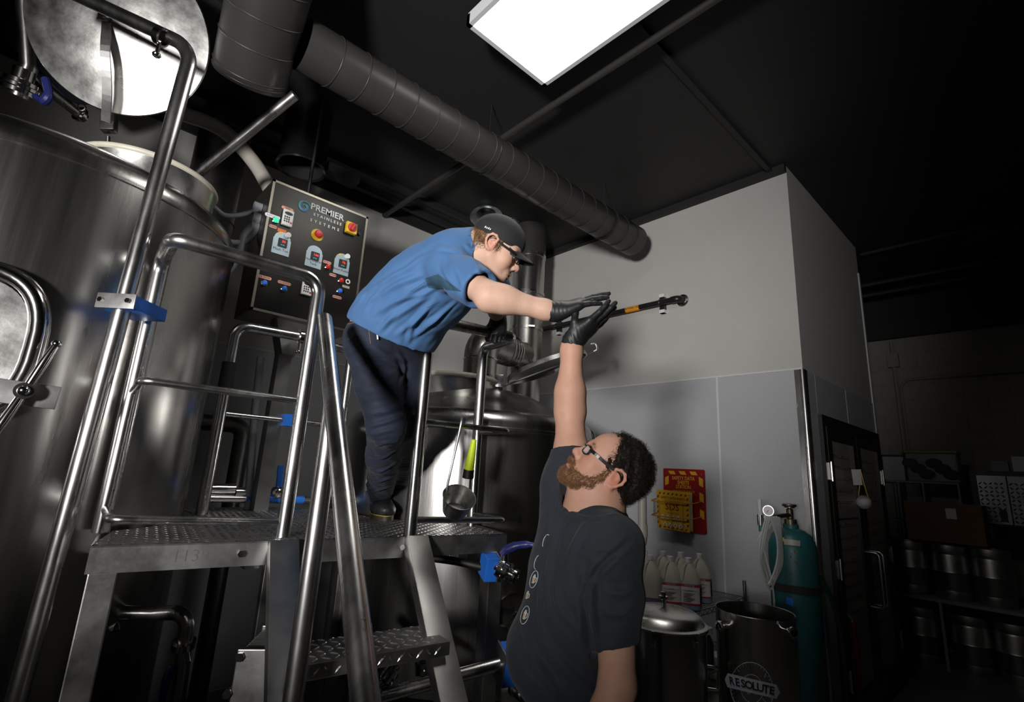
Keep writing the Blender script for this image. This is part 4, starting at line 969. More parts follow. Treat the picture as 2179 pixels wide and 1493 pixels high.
    bv = BVHTree.FromPolygons([Vector(p) for p in P], [tuple(int(i) for i in q) for q in f])
    def decal(name, pts, w, m, par, d=None, bvh=bv, lift=.0015):
        out = []
        for (x, y) in pts:
            r = px(x, y); h_ = bvh.ray_cast(V(CAM), V(r).normalized())
            if h_[0] is not None: out.append(np.array(h_[0]) + np.array(h_[1]) * lift * (1 if h_[1].dot(V(r)) < 0 else -1))
        if len(out) > 1: return MB().tube(out, w, 6).build(name, m, par)
    def dense(pts, n=8): return [tuple(p[:2]) for p in ([np.array([*pts[i], 0.]) * (1 - t) + np.array([*pts[i + 1], 0.]) * t for i in range(len(pts) - 1) for t in np.linspace(0, 1, n)])]
    decal('pocket_stitch', dense([(740, 690), (768, 684), (771, 742), (755, 765), (742, 748)]), .0016, M['thread'], jn)
    decal('pocket_stitch', dense([(741, 722), (754, 714), (771, 718)]), .0014, M['thread'], jn)
    decal('seam', dense([(782, 680), (790, 740), (797, 850), (800, 900), (793, 990), (790, 1050)]), .0013, M['thread'], jn)
    # shirt
    F = SDF(np.minimum.reduce([pel, che, shR, nkb, elR]) - .24, np.maximum.reduce([pel, shL, nkb, upc, T.O]) + .22, .0045)
    sp = nrm(upc - pel)
    def fr3(s): s = nrm(s); w = nrm(rt_ - s * np.dot(rt_, s)); return np.stack([w, np.cross(s, w), s], 1)
    F.ell(pel + up * .0, (.185, .155, .13), fr3(wai - pel), .03)
    F.ell((pel + wai) / 2, (.182, .152, .16), fr3(wai - pel), .09); F.ell(wai, (.182, .155, .17), fr3(che - wai), .09); F.ell((wai + che) / 2, (.182, .152, .17), fr3(che - wai), .09); F.ell(che, (.180, .148, .17), fr3(upc - che), .09); F.ell(upc + (upc - che) * .1, (.165, .118, .12), fr3(nkb - upc), .08)
    F.ell((pel + wai) / 2 + fw * .04 - up * .07, (.165, .11, .12), None, .06)
    F.cone(upc - fw * .01, shR, .092, .076, .05); F.cone(upc, shL, .085, .07, .05)
    se = shR + (elR - shR) * .58
    F.chain([shR, shR + (elR - shR) * .4, se + nrm(elR - shR) * .03], [.078, .076, .075], .03); F.half(se, np.zeros(3) + 1e-9) if False else None
    F.chain([shL, shL + (elL - shL) * .8], [.072, .07], .03)
    # collar
    nd = nrm(T(0, -.03, -.05) - nkb)
    F.cone(nkb - nd * .02, nkb + nd * .035, .074, .070, .015)
    F.cone(nkb + nd * .012, nkb + nd * .12, .062, .066, .004, 's'); F.cone(T(0, -.02, -.06), T(0, -.02, .1), .066, .08, .004, 's')
    ad = nrm(elR - shR); F.cone(se + ad * .016, se + ad * .2, .057, .060, .006, 's')
    # cut the sleeve end square to the arm
    c_ = se + ad * .06; F.ell(c_ + ad * .07, (.12, .12, .092), fr3(ad), .010, 's')
    F.cone(elL + (shL - elL) * .2, wrL, .09, .09, .003, 's')
    # hem: lower at the front, open underneath
    hb = at(735, 658, 2.3); hf = at(882, 742, 2.12); hn = np.cross(hf - hb, rt_); hn = nrm(hn); hn = hn if hn[2] < 0 else -hn
    F.half(hb + hn * .0, hn)
    F.ell(pel - up * .03, (.172, .140, .165), RP, .004, 's')
    P, f = F.mesh(1); N = vnormals(P, f)
    P = P + N * (wob(P, 4.5, 11) * .0035)[:, None]
    P = folds_px(P, N, f, [([(908, 600), (860, 630), (795, 668)], .011, .006), ([(902, 584), (850, 602), (785, 640)], .011, .005), ([(915, 622), (870, 655), (815, 690)], .012, .007), ([(925, 642), (885, 680), (845, 712)], .011, .007), ([(885, 562), (830, 590), (768, 632)], .011, .004),
        ([(948, 655), (915, 690), (872, 722)], .012, .007), ([(930, 612), (890, 628), (845, 642)], .009, .005), ([(958, 545), (975, 575), (985, 610)], .010, .004), ([(940, 560), (950, 585), (968, 610)], .010, .005), ([(1000, 545), (1015, 570), (1030, 596)], .010, .004), ([(860, 575), (885, 556), (915, 540)], .011, .004),
        ([(972, 640), (935, 672), (895, 700)], .010, .006), ([(780, 618), (765, 640), (748, 660)], .010, .004), ([(820, 600), (795, 630), (775, 660)], .010, .004), ([(930, 525), (960, 530), (990, 540)], .010, .004), ([(905, 660), (880, 690), (868, 730)], .010, .006), ([(840, 660), (820, 690), (805, 705)], .010, .005), ([(990, 520), (1005, 535), (1030, 560)], .009, .004)], 1.15)
    sh = np_mesh('shirt', P, f, M['shirt'], body); sh['label'] = 'blue short-sleeved work shirt'
    bv2 = BVHTree.FromPolygons([Vector(p) for p in P], [tuple(int(i) for i in q) for q in f])
    def patch(name, poly2, m, par, lift=.002, nx=26, ny=16):
        A = [np.array(p, float) for p in poly2]; vs = []; ok = []; fs = []
        for j in range(ny + 1):
            for i in range(nx + 1):
                u, v = i / nx, j / ny; q = (A[0] * (1 - u) + A[1] * u) * (1 - v) + (A[3] * (1 - u) + A[2] * u) * v
                r = px(*q); h_ = bv2.ray_cast(V(CAM), V(r).normalized()); ok.append(h_[0] is not None)
                vs.append(np.array(h_[0]) + np.array(V(r).normalized()) * -lift if h_[0] is not None else CAM)
        for j in range(ny):
            for i in range(nx):
                q = [j * (nx + 1) + i, j * (nx + 1) + i + 1, (j + 1) * (nx + 1) + i + 1, (j + 1) * (nx + 1) + i]
                if all(ok[k] for k in q) and max(np.linalg.norm(vs[q[0]] - vs[k]) for k in q) < .04: fs.append(q)
        return MB().add(vs, fs).build(name, m, par)
    patch('mesh_panel', [(904, 592), (932, 583), (982, 620), (912, 612)], M['mesh'], sh)
    M['seam'] = mat('dark_blue_seam', (.022, .06, .14), .8)
    decal('shirt_seam', dense([(905, 600), (870, 622), (830, 645), (790, 672)], 16), .0008, M['seam'], sh, bvh=bv2, lift=.0002)
    decal('shirt_seam', dense([(935, 642), (905, 656), (870, 674), (835, 692)], 16), .0008, M['seam'], sh, bvh=bv2, lift=.0002)
    # leather patch and pen at the waistband
    def onj(x, y, l): r = V(px(x, y)).normalized(); h_ = bv.ray_cast(V(CAM), r); return np.array(h_[0] if h_[0] is not None else V(at(x, y, 2.2))) - np.array(r) * l
    MB().box((-.022, -.016, 0), (.022, .016, .003), frame(onj(757, 678, .006), cv(.93, -.3, .2), cv(.3, .93)), .001).build('leather_patch', M['leather'], jn, False)
    MB().tube([onj(802, 702, .012), onj(804, 722, .012)], .0035, 8).sph(onj(801, 700, .012), (.006, .006, .004), 10, 6).build('pocket_pen', M['white'], body)
    # cap
    F = SDF(T.O - .22, T.O + .24, .003); R = T.R; F.sc = T.s
    F.ell(T(0, -.016, .046), (.0855, .109, .088), R, .01); F.ell(T(0, -.002, .052), (.078, .096, .074), R, .02)
    F.half(T(0, 0, .024), T.R @ nrm([0, .02, -1]))
    F.ell(T(0, -.016, .036), (.079, .101, .084), R, .003, 's')
    P, f = F.mesh(1); cp_ = np_mesh('cap', P, f, M['cap'], body); cp_['label'] = 'black baseball cap'
    nx, ny = 24, 10; vs = []
    for layer in (0, -.0035):
        for j in range(ny + 1):
            for i in range(nx + 1):
                a = (i / nx - .5) * 1.72; s_ = j / ny
                x = a * .078; y0 = .083 * math.sqrt(max(0, 1 - (a * .9) ** 2)) ; ly = y0 + s_ * (.078 * math.sqrt(max(0, 1 - abs(a / .87) ** 2.6)) + .002)
                z = .041 - .020 * (a ** 2) - s_ * (.014 + .010 * a * a) + layer - .004
                vs.append(T(x, ly, z + .001))
    n1 = (nx + 1) * (ny + 1); fs = []
    for j in range(ny):
        for i in range(nx):
            q = (j * (nx + 1) + i, j * (nx + 1) + i + 1, (j + 1) * (nx + 1) + i + 1, (j + 1) * (nx + 1) + i); fs += [q, tuple(n1 + k for k in q[::-1])]
    for i in range(nx): a = ny * (nx + 1) + i; fs.append((a, a + 1, n1 + a + 1, n1 + a))
    for j in range(ny):
        for e in (0, nx): a = j * (nx + 1) + e; b = a + nx + 1; fs.append((a, b, n1 + b, n1 + a))
    MB().add(vs, fs).build('brim', M['cap'], cp_)
    MB().sph(T(0, -.014, .135), (.007, .007, .004), 10, 6).build('cap_button', M['cap'], cp_)
    for sx in (-1, 1):
        MB().tube([T(sx * .087 * math.cos(a) * .9, -.016 + .109 * math.sin(a) * .9, .046 + .088 * .44 * 1.02) for a in (0.9, 0.95)], .0022, 6).build('eyelet', M['cap'], cp_)
    cm_ = frame(T(.0865, -.055, .040), T.R @ np.array([.3, .95, .05]), T.R @ np.array([-.25, 0, 1])); k = MB()
    for q in range(4): k.box((-.014 + q * .0075, -.004, 0), (-.0095 + q * .0075, .004 - .002 * (q % 2), .0006), cm_)
    k.build('cap_mark', M['ltext'], cp_, False)
    # hair below the cap
    F = SDF(T.O - .2, T.O + .2, .003); F.sc = T.s
    F.ell(T(0, -.020, .022), (.0795, .098, .078), R, .01); F.ell(T(0, -.075, -.028), (.055, .030, .050), R, .02); F.ell(T(.070, .010, .010), (.012, .018, .028), R, .01); F.ell(T(-.070, .010, .010), (.012, .018, .028), R, .01)
    F.half(T(0, .018, 0), T.R @ np.array([0, 1, -.15])); F.half(T(0, 0, .034), T.R @ nrm([0, 0, 1]))
    F.ell(T(.08, -.012, -.012), (.03, .022, .034), R, .003, 's'); F.ell(T(-.08, -.012, -.012), (.03, .022, .034), R, .003, 's')
    P, f = F.mesh(1); N = vnormals(P, f); P = P + N * (wob(P, 40, 21, (1, 1, .3)) * .002)[:, None]
    hr_ = np_mesh('hair', P, f, M['hair1'], body)
    lc = T.loc(P); ii = np.where((lc[:, 2] < .03) & (lc[:, 1] < .02))[0]; ii = rng.choice(ii, min(2600, len(ii)), replace=False)
    strands('hair_strands', P[ii], N[ii] * .35, np.tile(T.R @ np.array([0, -.35, -1.]), (len(ii), 1)), .022, .0007, M['hair1'], hr_, .15, 5)['kind'] = 'stuff'
    glasses(T, body, 1)
    brows(T, body, M['hair1'])
    # gloves
    dy = cv(.947, .32, .02); dz = cv(-.30, .90, .22); dz = nrm(dz - dy * np.dot(dz, dy)); dx = np.cross(dz, dy)    # thumb to the far side
    hand('glove', wrR, dx if np.dot(dx, CBACK) < 0 else -dx, dy, dz, [(2, 6, 5), (0, 4, 4), (3, 6, 5), (8, 8, 6)], [(.018, .02, -.008), (.045, .05, -.014), (.062, .078, -.016), (.070, .10, -.014)] and
         [wrR + dx * .02 * (1 if np.dot(dx, CBACK) < 0 else -1) + dy * .02, wrR + (dx if np.dot(dx, CBACK) < 0 else -dx) * .05 + dy * .05 - dz * .01, wrR + (dx if np.dot(dx, CBACK) < 0 else -dx) * .066 + dy * .08 - dz * .01, wrR + (dx if np.dot(dx, CBACK) < 0 else -dx) * .074 + dy * .104 - dz * .008],
         M['glove'], body, (wrR + dy * .01, wrR - nrm(wrR - elR) * .028, .0335), -.10)['label'] = 'black glove on raised hand'
    gz = nrm(vw + up * .18); gy = nrm(np.array([.05, .12, -1.0])); gy = nrm(gy - gz * np.dot(gy, gz)); gx = nrm(np.cross(gy, gz))
    Og = wrL
    cu = [(35, 78, 50), (36, 80, 50), (38, 80, 50), (42, 80, 50)]
    tb = [Og + gx * .022 + gy * .02 - gz * .006, rp + gx * .046 + up * .025 + vw * .016, rp + gx * .056 - up * .012 + vw * .018, rp + gx * .046 - up * .040 + vw * .0]
    hand('glove', Og, gx, gy, gz, cu, tb, M['glove'], body, (Og, Og - nrm(Og - elL) * .035, .034), .05)['label'] = 'black glove gripping the rail'
    # boots
    for an, dirv in ((anR, nrm([-.34, -.94, 0])), (anL, nrm([-.05, -1, 0]))):
        base = np.array([an[0], an[1], ZD_]); bs = 1.16; sd = np.cross(dirv, up); Rb = np.stack([sd, dirv, up], 1)
        F = SDF(base - np.array([.26, .36, .06]), base + np.array([.24, .18, .28]), .0036)
        F.sc = bs; F.ell(base + dirv * (.165 * bs) + up * (.045 * bs), (.050, .075, .040), Rb, .03); F.ell(base + dirv * (.09 * bs) + up * (.05 * bs), (.047, .09, .045), Rb, .03); F.ell(base - dirv * (.03 * bs) + up * (.045 * bs), (.040, .05, .05), Rb, .03)
        F.cone(base + dirv * (.02 * bs) + up * (.06 * bs), base + up * (.13 * bs), .045, .050, .03); F.cone(base + dirv * (.10 * bs) + up * (.07 * bs), base + dirv * (.02 * bs) + up * (.11 * bs), .030, .035, .03)
        F.cone(base + up * (.12 * bs), base + up * (.2 * bs), .040, .046, .004, 's')
        F.half(base + up * (.024 * bs), -up)
        P, f = F.mesh(1); N = vnormals(P, f); P = P + N * (wob(P, 16, 9) * .0012)[:, None]
        bt = np_mesh('boot', P, f, M['shoe'], body)
        outl = [(bs * .040 * math.cos(a) * (1.18 if math.sin(a) > 0 else 1.05), bs * (.085 + .155 * math.sin(a))) for a in np.linspace(0, 2 * PI, 33)[:-1]]
        MB().prism([(x * 1.12, y) for x, y in outl], frame(base, sd, dirv), .026).build('sole', M['sole'], bt)
        MB().tube([base + sd * x * 1.13 + dirv * y + up * .027 for x, y in outl], .0016, 5, closed=True).build('welt_stitch', M['stitch'], bt)
        k = MB()
        for q in range(4):
            c = base + dirv * (.12 - q * .025) + up * (.110 + q * .014)
            k.tube([c - sd * .026 - up * .012, c + up * .003, c + sd * .026 - up * .012], .0028, 6)
        c = base + dirv * .05 + up * .156
        for s_ in (-1, 1): k.tube(spline([c, c + sd * .03 * s_ + up * .012, c + sd * .05 * s_ - up * .006 + dirv * .01, c + sd * .02 * s_ - up * .01 + dirv * .015], 5), .0022, 6)
        k.build('laces', M['black'], bt)
    import sys
    return body, T
def glasses(T, body, near):
    g = MB(); z0 = .001; parts = []
    def lensp(s, n=28): return [T(s * (.033 + .0245 * math.copysign(abs(math.cos(a)) ** .42, math.cos(a))), .100 - .010 * abs(math.cos(a)) * (1 if math.cos(a) > 0 else -.2), z0 - .001 + .0140 * math.copysign(abs(math.sin(a)) ** .6, math.sin(a))) for a in np.linspace(0, 2 * PI, n + 1)[:-1]]
    for s in (-1, 1): g.tube(lensp(s), .0023, 6, closed=True)
    g.tube([T(-.009, .104, .006), T(0, .107, .008), T(.009, .104, .006)], .0018, 6)
    fr = g.build('glasses', M['frameblk'], body); fr['label'] = 'black framed glasses'
    for s in (-1, 1):
        pts = lensp(s); MB().add(pts + [p - T.R[:, 1] * .0012 for p in pts], [tuple(range(28)), tuple(range(55, 27, -1))] + [(i, (i + 1) % 28, 28 + (i + 1) % 28, 28 + i) for i in range(28)]).build('lens', M['lens'], fr)
        tp = spline([T(s * .058, .094, .008), T(s * .074, .070, .010), T(s * .0815, .02, .014), T(s * .0845, -.012, .020), T(s * .083, -.035, .006)], 5); k = MB()
        for i in range(len(tp) - 1): k.bar(tp[i], tp[i + 1] + (tp[i + 1] - tp[i]) * .1, .0034, .0088 if i < 13 else .004, T.R[:, 2])
        k.build('temple_arm', M['frameblk'], fr)
    for s in (-1, 1):
        e = MB().sph((0, 0, 0), .0118, 14, 9); e.v = [tuple(T(s * .032 + p[0], .0782 + p[1], .0005 + p[2])) for p in e.v]; eo = e.build('eye', M['eyew'], body)
        e = MB().sph((0, 0, 0), (.0058, .0020, .0058), 12, 6); e.v = [tuple(T(s * .032 + p[0], .0893 + p[1], .0005 + p[2])) for p in e.v]; e.build('iris', M['iris'], eo)
def brows(T, body, m):
    pts = []; nr = []
    for s in (-1, 1):
        for i in range(420):
            t = rng.uniform(); pts.append(T(s * (.014 + .036 * t), .0965 - .016 * t * t - .003, .021 + .006 * math.sin(PI * t) + rng.normal() * .002)); nr.append(T.R @ np.array([s * .8, .35, .15]))
    strands('eyebrows', np.array(pts), np.array(nr), np.zeros((len(pts), 3)), .009, .0004, m, body, 0, 8)['kind'] = 'stuff'
P1, T1_ = man1()
# ================================================================== bearded person reaching up from the floor
def man2():
    up = np.array([0, 0, 1.])
    fw = nrm([-.76, .65, 0]); lf = nrm(np.cross(up, fw)); rt_ = -lf
    pel = at(1243, 1590, 1.50); bel = at(1212, 1390, 1.475); che = at(1228, 1240, 1.47); upc = at(1258, 1145, 1.475); nkb = at(1270, 1085, 1.475)
    shL = at(1306, 1160, 1.345); shR = at(1218, 1040, 1.60)
    elR = at(1212, 872, 1.70); wrR = at(1217, 728, 1.715)
    elL = at(1314, 1455, 1.29); wrL = at(1255, 1670, 1.22)
    HF = cv(-.71, .70, -.08); HU = cv(.70, .71, .0)
    T = Fr((0, 0, 0), HF, HU, .93); T.O = at(1307, 1019, 1.41) - T.R @ np.array([-.084, -.014, -.003]) * T.s
    allp = np.array([pel, bel, che, upc, nkb, shL, shR, elR, wrR, elL, wrL, T.O])
    F = SDF(allp.min(0) - .17, allp.max(0) + .17, .0056, T.O + T.R @ np.array([0, .01, 0]), .14, .0024)
    head_sdf(F, T, 1.08, .95)
    F.cone(T(0, -.022, -.05), nkb + fw * .01, .062, .070, .03); F.cone(T(0, .02, -.075), nkb + fw * .03, .042, .05, .04)
    F.chain([nkb, upc, che, bel, pel], [.075, .10, .12, .125, .12], .05)
    F.cone(upc, shR, .06, .055, .04); F.cone(upc, shL, .06, .055, .04)
    F.chain([shR, shR + (elR - shR) * .45, elR], [.056, .052, .047], .03); F.chain([elR, elR + (wrR - elR) * .26, wrR - (wrR - elR) * .12, wrR], [.046, .0475, .033, .030], .03); F.cone(wrR, wrR + up * .015, .024, .012, .01)
    F.ell(elR + cv(.6, -.1, -.3) * .014, (.034, .034, .034), None, .03)
    F.chain([shL, shL + (elL - shL) * .5, elL], [.054, .051, .046], .02); F.chain([elL, elL + (wrL - elL) * .3, wrL], [.046, .048, .033], .02); F.cone(wrL, wrL + (wrL - elL) * .3, .032, .036, .02)
    hipL = pel - up * .08 + lf * .09; hipR = pel - up * .08 - lf * .09
    for h_ in (hipL, hipR): F.chain([h_, H3(h_, .25) if False else h_ - up * .12], [.08, .07], .03)
    P, f = F.mesh(1)
    body = np_mesh('person', P, f, M['skin2'], None, skin_col(P, T, (1.0, .55, .52))); body.data.name = 'person_body'
    tag(body, 'bearded person in charcoal t-shirt and glasses reaching up to high-five the other', 'person')
    # tee
    F = SDF(np.minimum.reduce([pel, shL, bel, shR]) - .26, np.maximum.reduce([shR, shL, nkb, pel]) + .26, .0046)
    RB = np.stack([lf, fw, up], 1)
    def fr3(s): s = nrm(s); w = nrm(lf - s * np.dot(lf, s)); return np.stack([w, np.cross(s, w), s], 1)
    sd = nrm(elL - shL); se = shL + (elL - shL) * .64
    F.chain([shL, shL + (elL - shL) * .35, se + sd * .03], [.070, .066, .063], .03)
    ad = nrm(elR - shR); sr = shR + (elR - shR) * .42
    F.chain([shR, sr + ad * .03], [.074, .067], .03)
    F.cone(se + sd * .012, se + sd * .2, .0545, .055, .005, 's'); F.ell(se + sd * .125, (.13, .13, .122), fr3(sd), .008, 's')
    F.cone(sr + ad * .012, sr + ad * .2, .055, .055, .005, 's'); F.ell(sr + ad * .105, (.12, .12, .102), fr3(ad), .008, 's')
    F.ell(pel + up * .02, (.185, .140, .20), RB, .03); F.ell(bel + fw * .02, (.182, .152, .165), RB, .08); F.ell(bel + fw * .072 + up * .005, (.125, .092, .09), RB, .07)
    F.ell(che, (.190, .140, .17), fr3(upc - che), .08); F.ell(upc - up * .0, (.175, .115, .11), fr3(nkb - upc), .06)
    F.cone(upc, shL, .088, .068, .05); F.cone(upc, shR, .092, .074, .06); F.cone(che + up * .04 + rt_ * .05, shR, .11, .075, .08)
    F.cone(nkb - up * .02, nkb + up * .012 + fw * .005, .088, .076, .02); F.cone(nkb + up * .006, T(0, -.02, -.03), .0715, .075, .004, 's'); F.cone(nkb + fw * .05 + up * .012, T(0, .06, -.08), .05, .06, .004, 's')
    F.half(pel - up * .06, -up)
    P, f = F.mesh(1); N = vnormals(P, f); P = P + N * (wob(P, 4, 31) * .004)[:, None]
    P = folds_px(P, N, f, [([(1200, 1045), (1175, 1110), (1160, 1180), (1146, 1290)], .010, .007), ([(1212, 1062), (1182, 1130), (1166, 1220), (1160, 1300)], .010, .006), ([(1190, 1075), (1165, 1150), (1150, 1240)], .009, -.006), ([(1146, 1310), (1165, 1370), (1215, 1430), (1275, 1490)], .010, .005), ([(1140, 1340), (1170, 1400), (1220, 1450)], .010, .004),
        ([(1240, 1215), (1248, 1260), (1240, 1330)], .012, .006), ([(1175, 1240), (1195, 1300), (1240, 1350)], .011, .004), ([(1262, 1190), (1258, 1230), (1264, 1275)], .010, .005), ([(1290, 1255), (1320, 1262), (1352, 1250)], .010, .004), ([(1285, 1300), (1318, 1306), (1350, 1298)], .010, .0035), ([(1110, 1320), (1130, 1390), (1165, 1440)], .012, .004), ([(1250, 1105), (1225, 1150), (1205, 1200)], .012, .004), ([(1255, 1180), (1285, 1165), (1335, 1170)], .010, .003), ([(1120, 1400), (1160, 1440), (1190, 1490)], .011, .004), ([(1340, 1150), (1300, 1185), (1264, 1222), (1246, 1262)], .007, -.0045), ([(1250, 1235), (1243, 1285), (1252, 1350), (1262, 1400)], .010, -.009), ([(1262, 1250), (1262, 1300), (1266, 1335)], .009, .004), ([(1205, 1085), (1235, 1098), (1275, 1100), (1310, 1092)], .006, .003)], 1.75)
    te = np_mesh('t_shirt', P, f, M['tee'], body); te['label'] = 'charcoal t-shirt with small beer mug prints'
    bvh = BVHTree.FromPolygons([Vector(p) for p in P], [tuple(int(i) for i in q) for q in f])
    # printed badges: projected on the cloth from the photo side of the chest
    M['amber'] = mat('amber_print', (.62, .28, .03), .6); M['wprint'] = mat('white_cloth_print', (.55, .55, .55), .7)
    def badge(cx_, cy_, s, parts=('ring', 'mug'), a0=0., a1=2 * PI):
        # s: half height in photo pixels; badges are seen foreshortened
        sx = s * .42; ang = .28
        def q(u, v): c, s_ = math.cos(ang), math.sin(ang); return (cx_ + (u * sx * c + v * s * -s_ * -1 * .0) + v * s * .28, cy_ - v * s + u * sx * .25)
        def cast(u, v, lift=.0012):
            r = V(px(*q(u, v))).normalized(); h_ = bvh.ray_cast(V(CAM), r)
            return None if h_[0] is None else np.array(h_[0]) - np.array(r) * lift
        grp = None
        if 'ring' in parts:
            k = MB(); pts = [cast(math.cos(a), math.sin(a)) for a in np.linspace(a0, a1, 41)]
            pts = [p for p in pts if p is not None]
            if len(pts) > 3: grp = k.tube(pts, .0009, 5).build('print_badge', M['wprint'], te)
        def fillq(poly, m, nm):
            vs = []; 
            for u, v in poly:
                p = cast(u, v)
                if p is None: return
                vs.append(p)
            MB().add(vs, [tuple(range(len(vs)))]).build(nm, m, grp if grp is not None else te, False)
        if 'mug' in parts:
            fillq([(-.35, -.45), (-.45, .25), (-.2, .55), (.1, .6), (.3, .3), (.2, -.5)], M['wprint'], 'print_mug'); 
            def up_(p): return p
            vs = [cast(u, v, .002) for u, v in [(-.3, -.35), (-.36, .15), (-.05, .2), (-.02, -.4)]]
            if all(p is not None for p in vs): MB().add(vs, [(0, 1, 2, 3)]).build('print_beer', M['amber'], grp if grp is not None else te, False)
            hp_ = [cast(u, v) for u, v in [(.3, .25), (.62, .22), (.66, -.2), (.28, -.35)]]
            if all(p is not None for p in hp_): MB().tube(hp_, .0012, 5).build('print_handle', M['wprint'], grp if grp is not None else te)
    badge(1117, 1308, 19); badge(1136, 1232, 18); badge(1122, 1266, 16, ('mug',)); badge(1144, 1196, 15, ('ring',), 1.9, 4.6); badge(1162, 1152, 15, ('ring',), 1.2, 4.0)
    # trousers
    F = SDF(pel - np.array([.3, .3, 1.05]), pel + .3, .006)
    F.ell(pel - up * .05, (.180, .140, .16), RB, .03)
    for h_ in (hipL, hipR):
        kn = np.array([h_[0], h_[1], .50]) + fw * .02; an = np.array([h_[0], h_[1], .08]) - fw * .03
        F.chain([h_, kn, an], [.105, .082, .072], .04)
    F.half(pel + up * .06, up); F.half(np.array([0, 0, .06]), -up)
    P, f = F.mesh(1); P = P + vnormals(P, f) * (wob(P, 6, 5) * .004)[:, None]
    j2 = np_mesh('jeans', P, f, M['denim'], body)
    for h_ in (hipL, hipR):
        an = np.array([h_[0], h_[1], 0.]) - fw * .03; Rb = np.stack([np.cross(fw, up), fw, up], 1)
        F = SDF(an - .3, an + .3, .006); F.ell(an + fw * .08 + up * .05, (.05, .13, .05), Rb, .02); F.cone(an + up * .05, an + up * .12, .045, .05, .03); F.half(an + up * .006, -up)
        P, f = F.mesh(1); np_mesh('boot', P, f, M['shoe'], body)
    # hair
    R = T.R; F = SDF(T.O - .2, T.O + .2, .003); F.sc = T.s
    F.ell(T(0, -.020, .038), (.0845, .104, .0915), R, .01); F.ell(T(0, -.070, -.02), (.062, .034, .055), R, .03)
    F.half(T(0, .030, 0), T.R @ nrm([0, 1, -.42]))
    for s in (-1, 1): F.ell(T(s * .083, -.010, -.012), (.034, .026, .040), R, .004, 's'); F.ell(T(s * .05, .066, .072), (.026, .03, .03), R, .01, 's')
    P, f = F.mesh(1); N = vnormals(P, f); P = P + N * (wob(P, 22, 41) * .005 + wob(P, 60, 42) * .0025)[:, None]
    h2 = np_mesh('hair', P, f, M['hair2'], body); h2['label'] = 'short dark wavy hair'
    ii = rng.choice(len(P), 15000, replace=len(P) < 15000)
    fl_ = np.stack([wob(P[ii], 13, 51), wob(P[ii], 13, 52), wob(P[ii], 13, 53)], 1) * 1.1 + (T.R @ np.array([0, -.7, -.2]))
    strands('hair_strands', P[ii], N[ii] * .50, fl_, .017, .00055, M['hair2'], h2, .18, 6, 4, .16)['kind'] = 'stuff'
    # beard and moustache
    F = SDF(T.O - .2, T.O + .2, .0028); F.sc = T.s
    for s in (-1, 1):
        F.chain([T(s * .0735, .010, .004), T(s * .069, .014, -.030), T(s * .062, .022, -.060), T(s * .045, .054, -.088), T(s * .020, .078, -.104)], [.006, .0095, .0150, .0185, .0170], .02); F.cone(T(s * .056, .042, -.058), T(s * .042, .066, -.080), .0105, .014, .02)
        F.cone(T(s * .030, .086, -.068), T(s * .024, .084, -.1), .007, .012, .012)
        F.cone(T(s * .028, .089, -.060), T(s * .006, .1025, -.0555), .0068, .0070, .006)
    F.ell(T(0, .080, -.100), (.028, .020, .020), R, .02); F.ell(T(0, .094, -.094), (.014, .007, .008), R, .012)
    F.cone(T(-.018, .098, -.0735), T(.018, .098, -.0735), .009, .009, .004, 's')
    P, f = F.mesh(1); N = vnormals(P, f); P = P + N * (wob(P, 50, 61) * .0022)[:, None]
    bd = np_mesh('beard', P, f, M['beard'], body); bd['label'] = 'short ginger beard'
    ii = rng.choice(len(P), 15000, replace=len(P) < 15000)
    strands('beard_strands', P[ii], N[ii] * .6, np.tile(T.R @ np.array([0, .15, -1.]), (len(ii), 1)), .0115, .00042, M['beard'], bd, .2, 9, 2, .55)['kind'] = 'stuff'
    glasses(T, body, -1); brows(T, body, M['hair2'])
    # raised glove: palm against the other's palm
    dy = cv(.75, .66, .02); dz = cv(.52, -.58, .62); dz = nrm(dz - dy * np.dot(dz, dy)); dx = np.cross(dy, dz); dx = dx if np.dot(dx, CBACK) > 0 else -dx
    O = wrR
    tb = [O + dx * .022 + dy * .022 - dz * .006, O + dx * .044 + dy * .050 - dz * .024, O + dx * .044 + dy * .074 - dz * .052, O + dx * .036 + dy * .094 - dz * .078]
    hand('glove', O, dx, dy, dz, [(2, 8, 6), (-2, 6, 5), (-4, 6, 5), (-6, 8, 6)], tb, M['glove'], body, (O + dy * .005, O - nrm(wrR - elR) * .030, .0335), -.06)['label'] = 'black glove on raised hand'
    hd = nrm(wrL - elL); k_ = nrm(np.cross(hd, lf))
    return body
man2()
# ================================================================== things on the right wall
up = np.array([0, 0, 1.])
M['gaspipe'] = mat('black_gas_pipe', (.014, .014, .015), .3); M['orange'] = mat('orange_label', (.75, .30, .02), .5)
GX = XR - .07
a = onx(1440, 633, GX); b = onx(1090, 717, GX); zg = (a[2] + b[2]) / 2
t = thing('gas_pipe', 'black gas pipe with orange label running along the grey wall', 'pipe', (GX, (a[1] + b[1]) / 2, zg))
MB().tube([(GX, a[1], zg), (GX, YL - .03, zg)], .026, 18).build('pipe', M['gaspipe'], t)
MB().tube(fillet([(GX, a[1] + .05, zg), (GX, a[1] - .02, zg), (XR, a[1] - .02, zg)], .035), .032, 16).build('elbow', M['gaspipe'], t)
MB().lathe([(.03, 0), (.058, .001), (.055, .008), (.03, .012)], (XR - .001, a[1] - .02, zg), (-1, 0, 0), 24).build('wall_flange', M['chrome'], t)
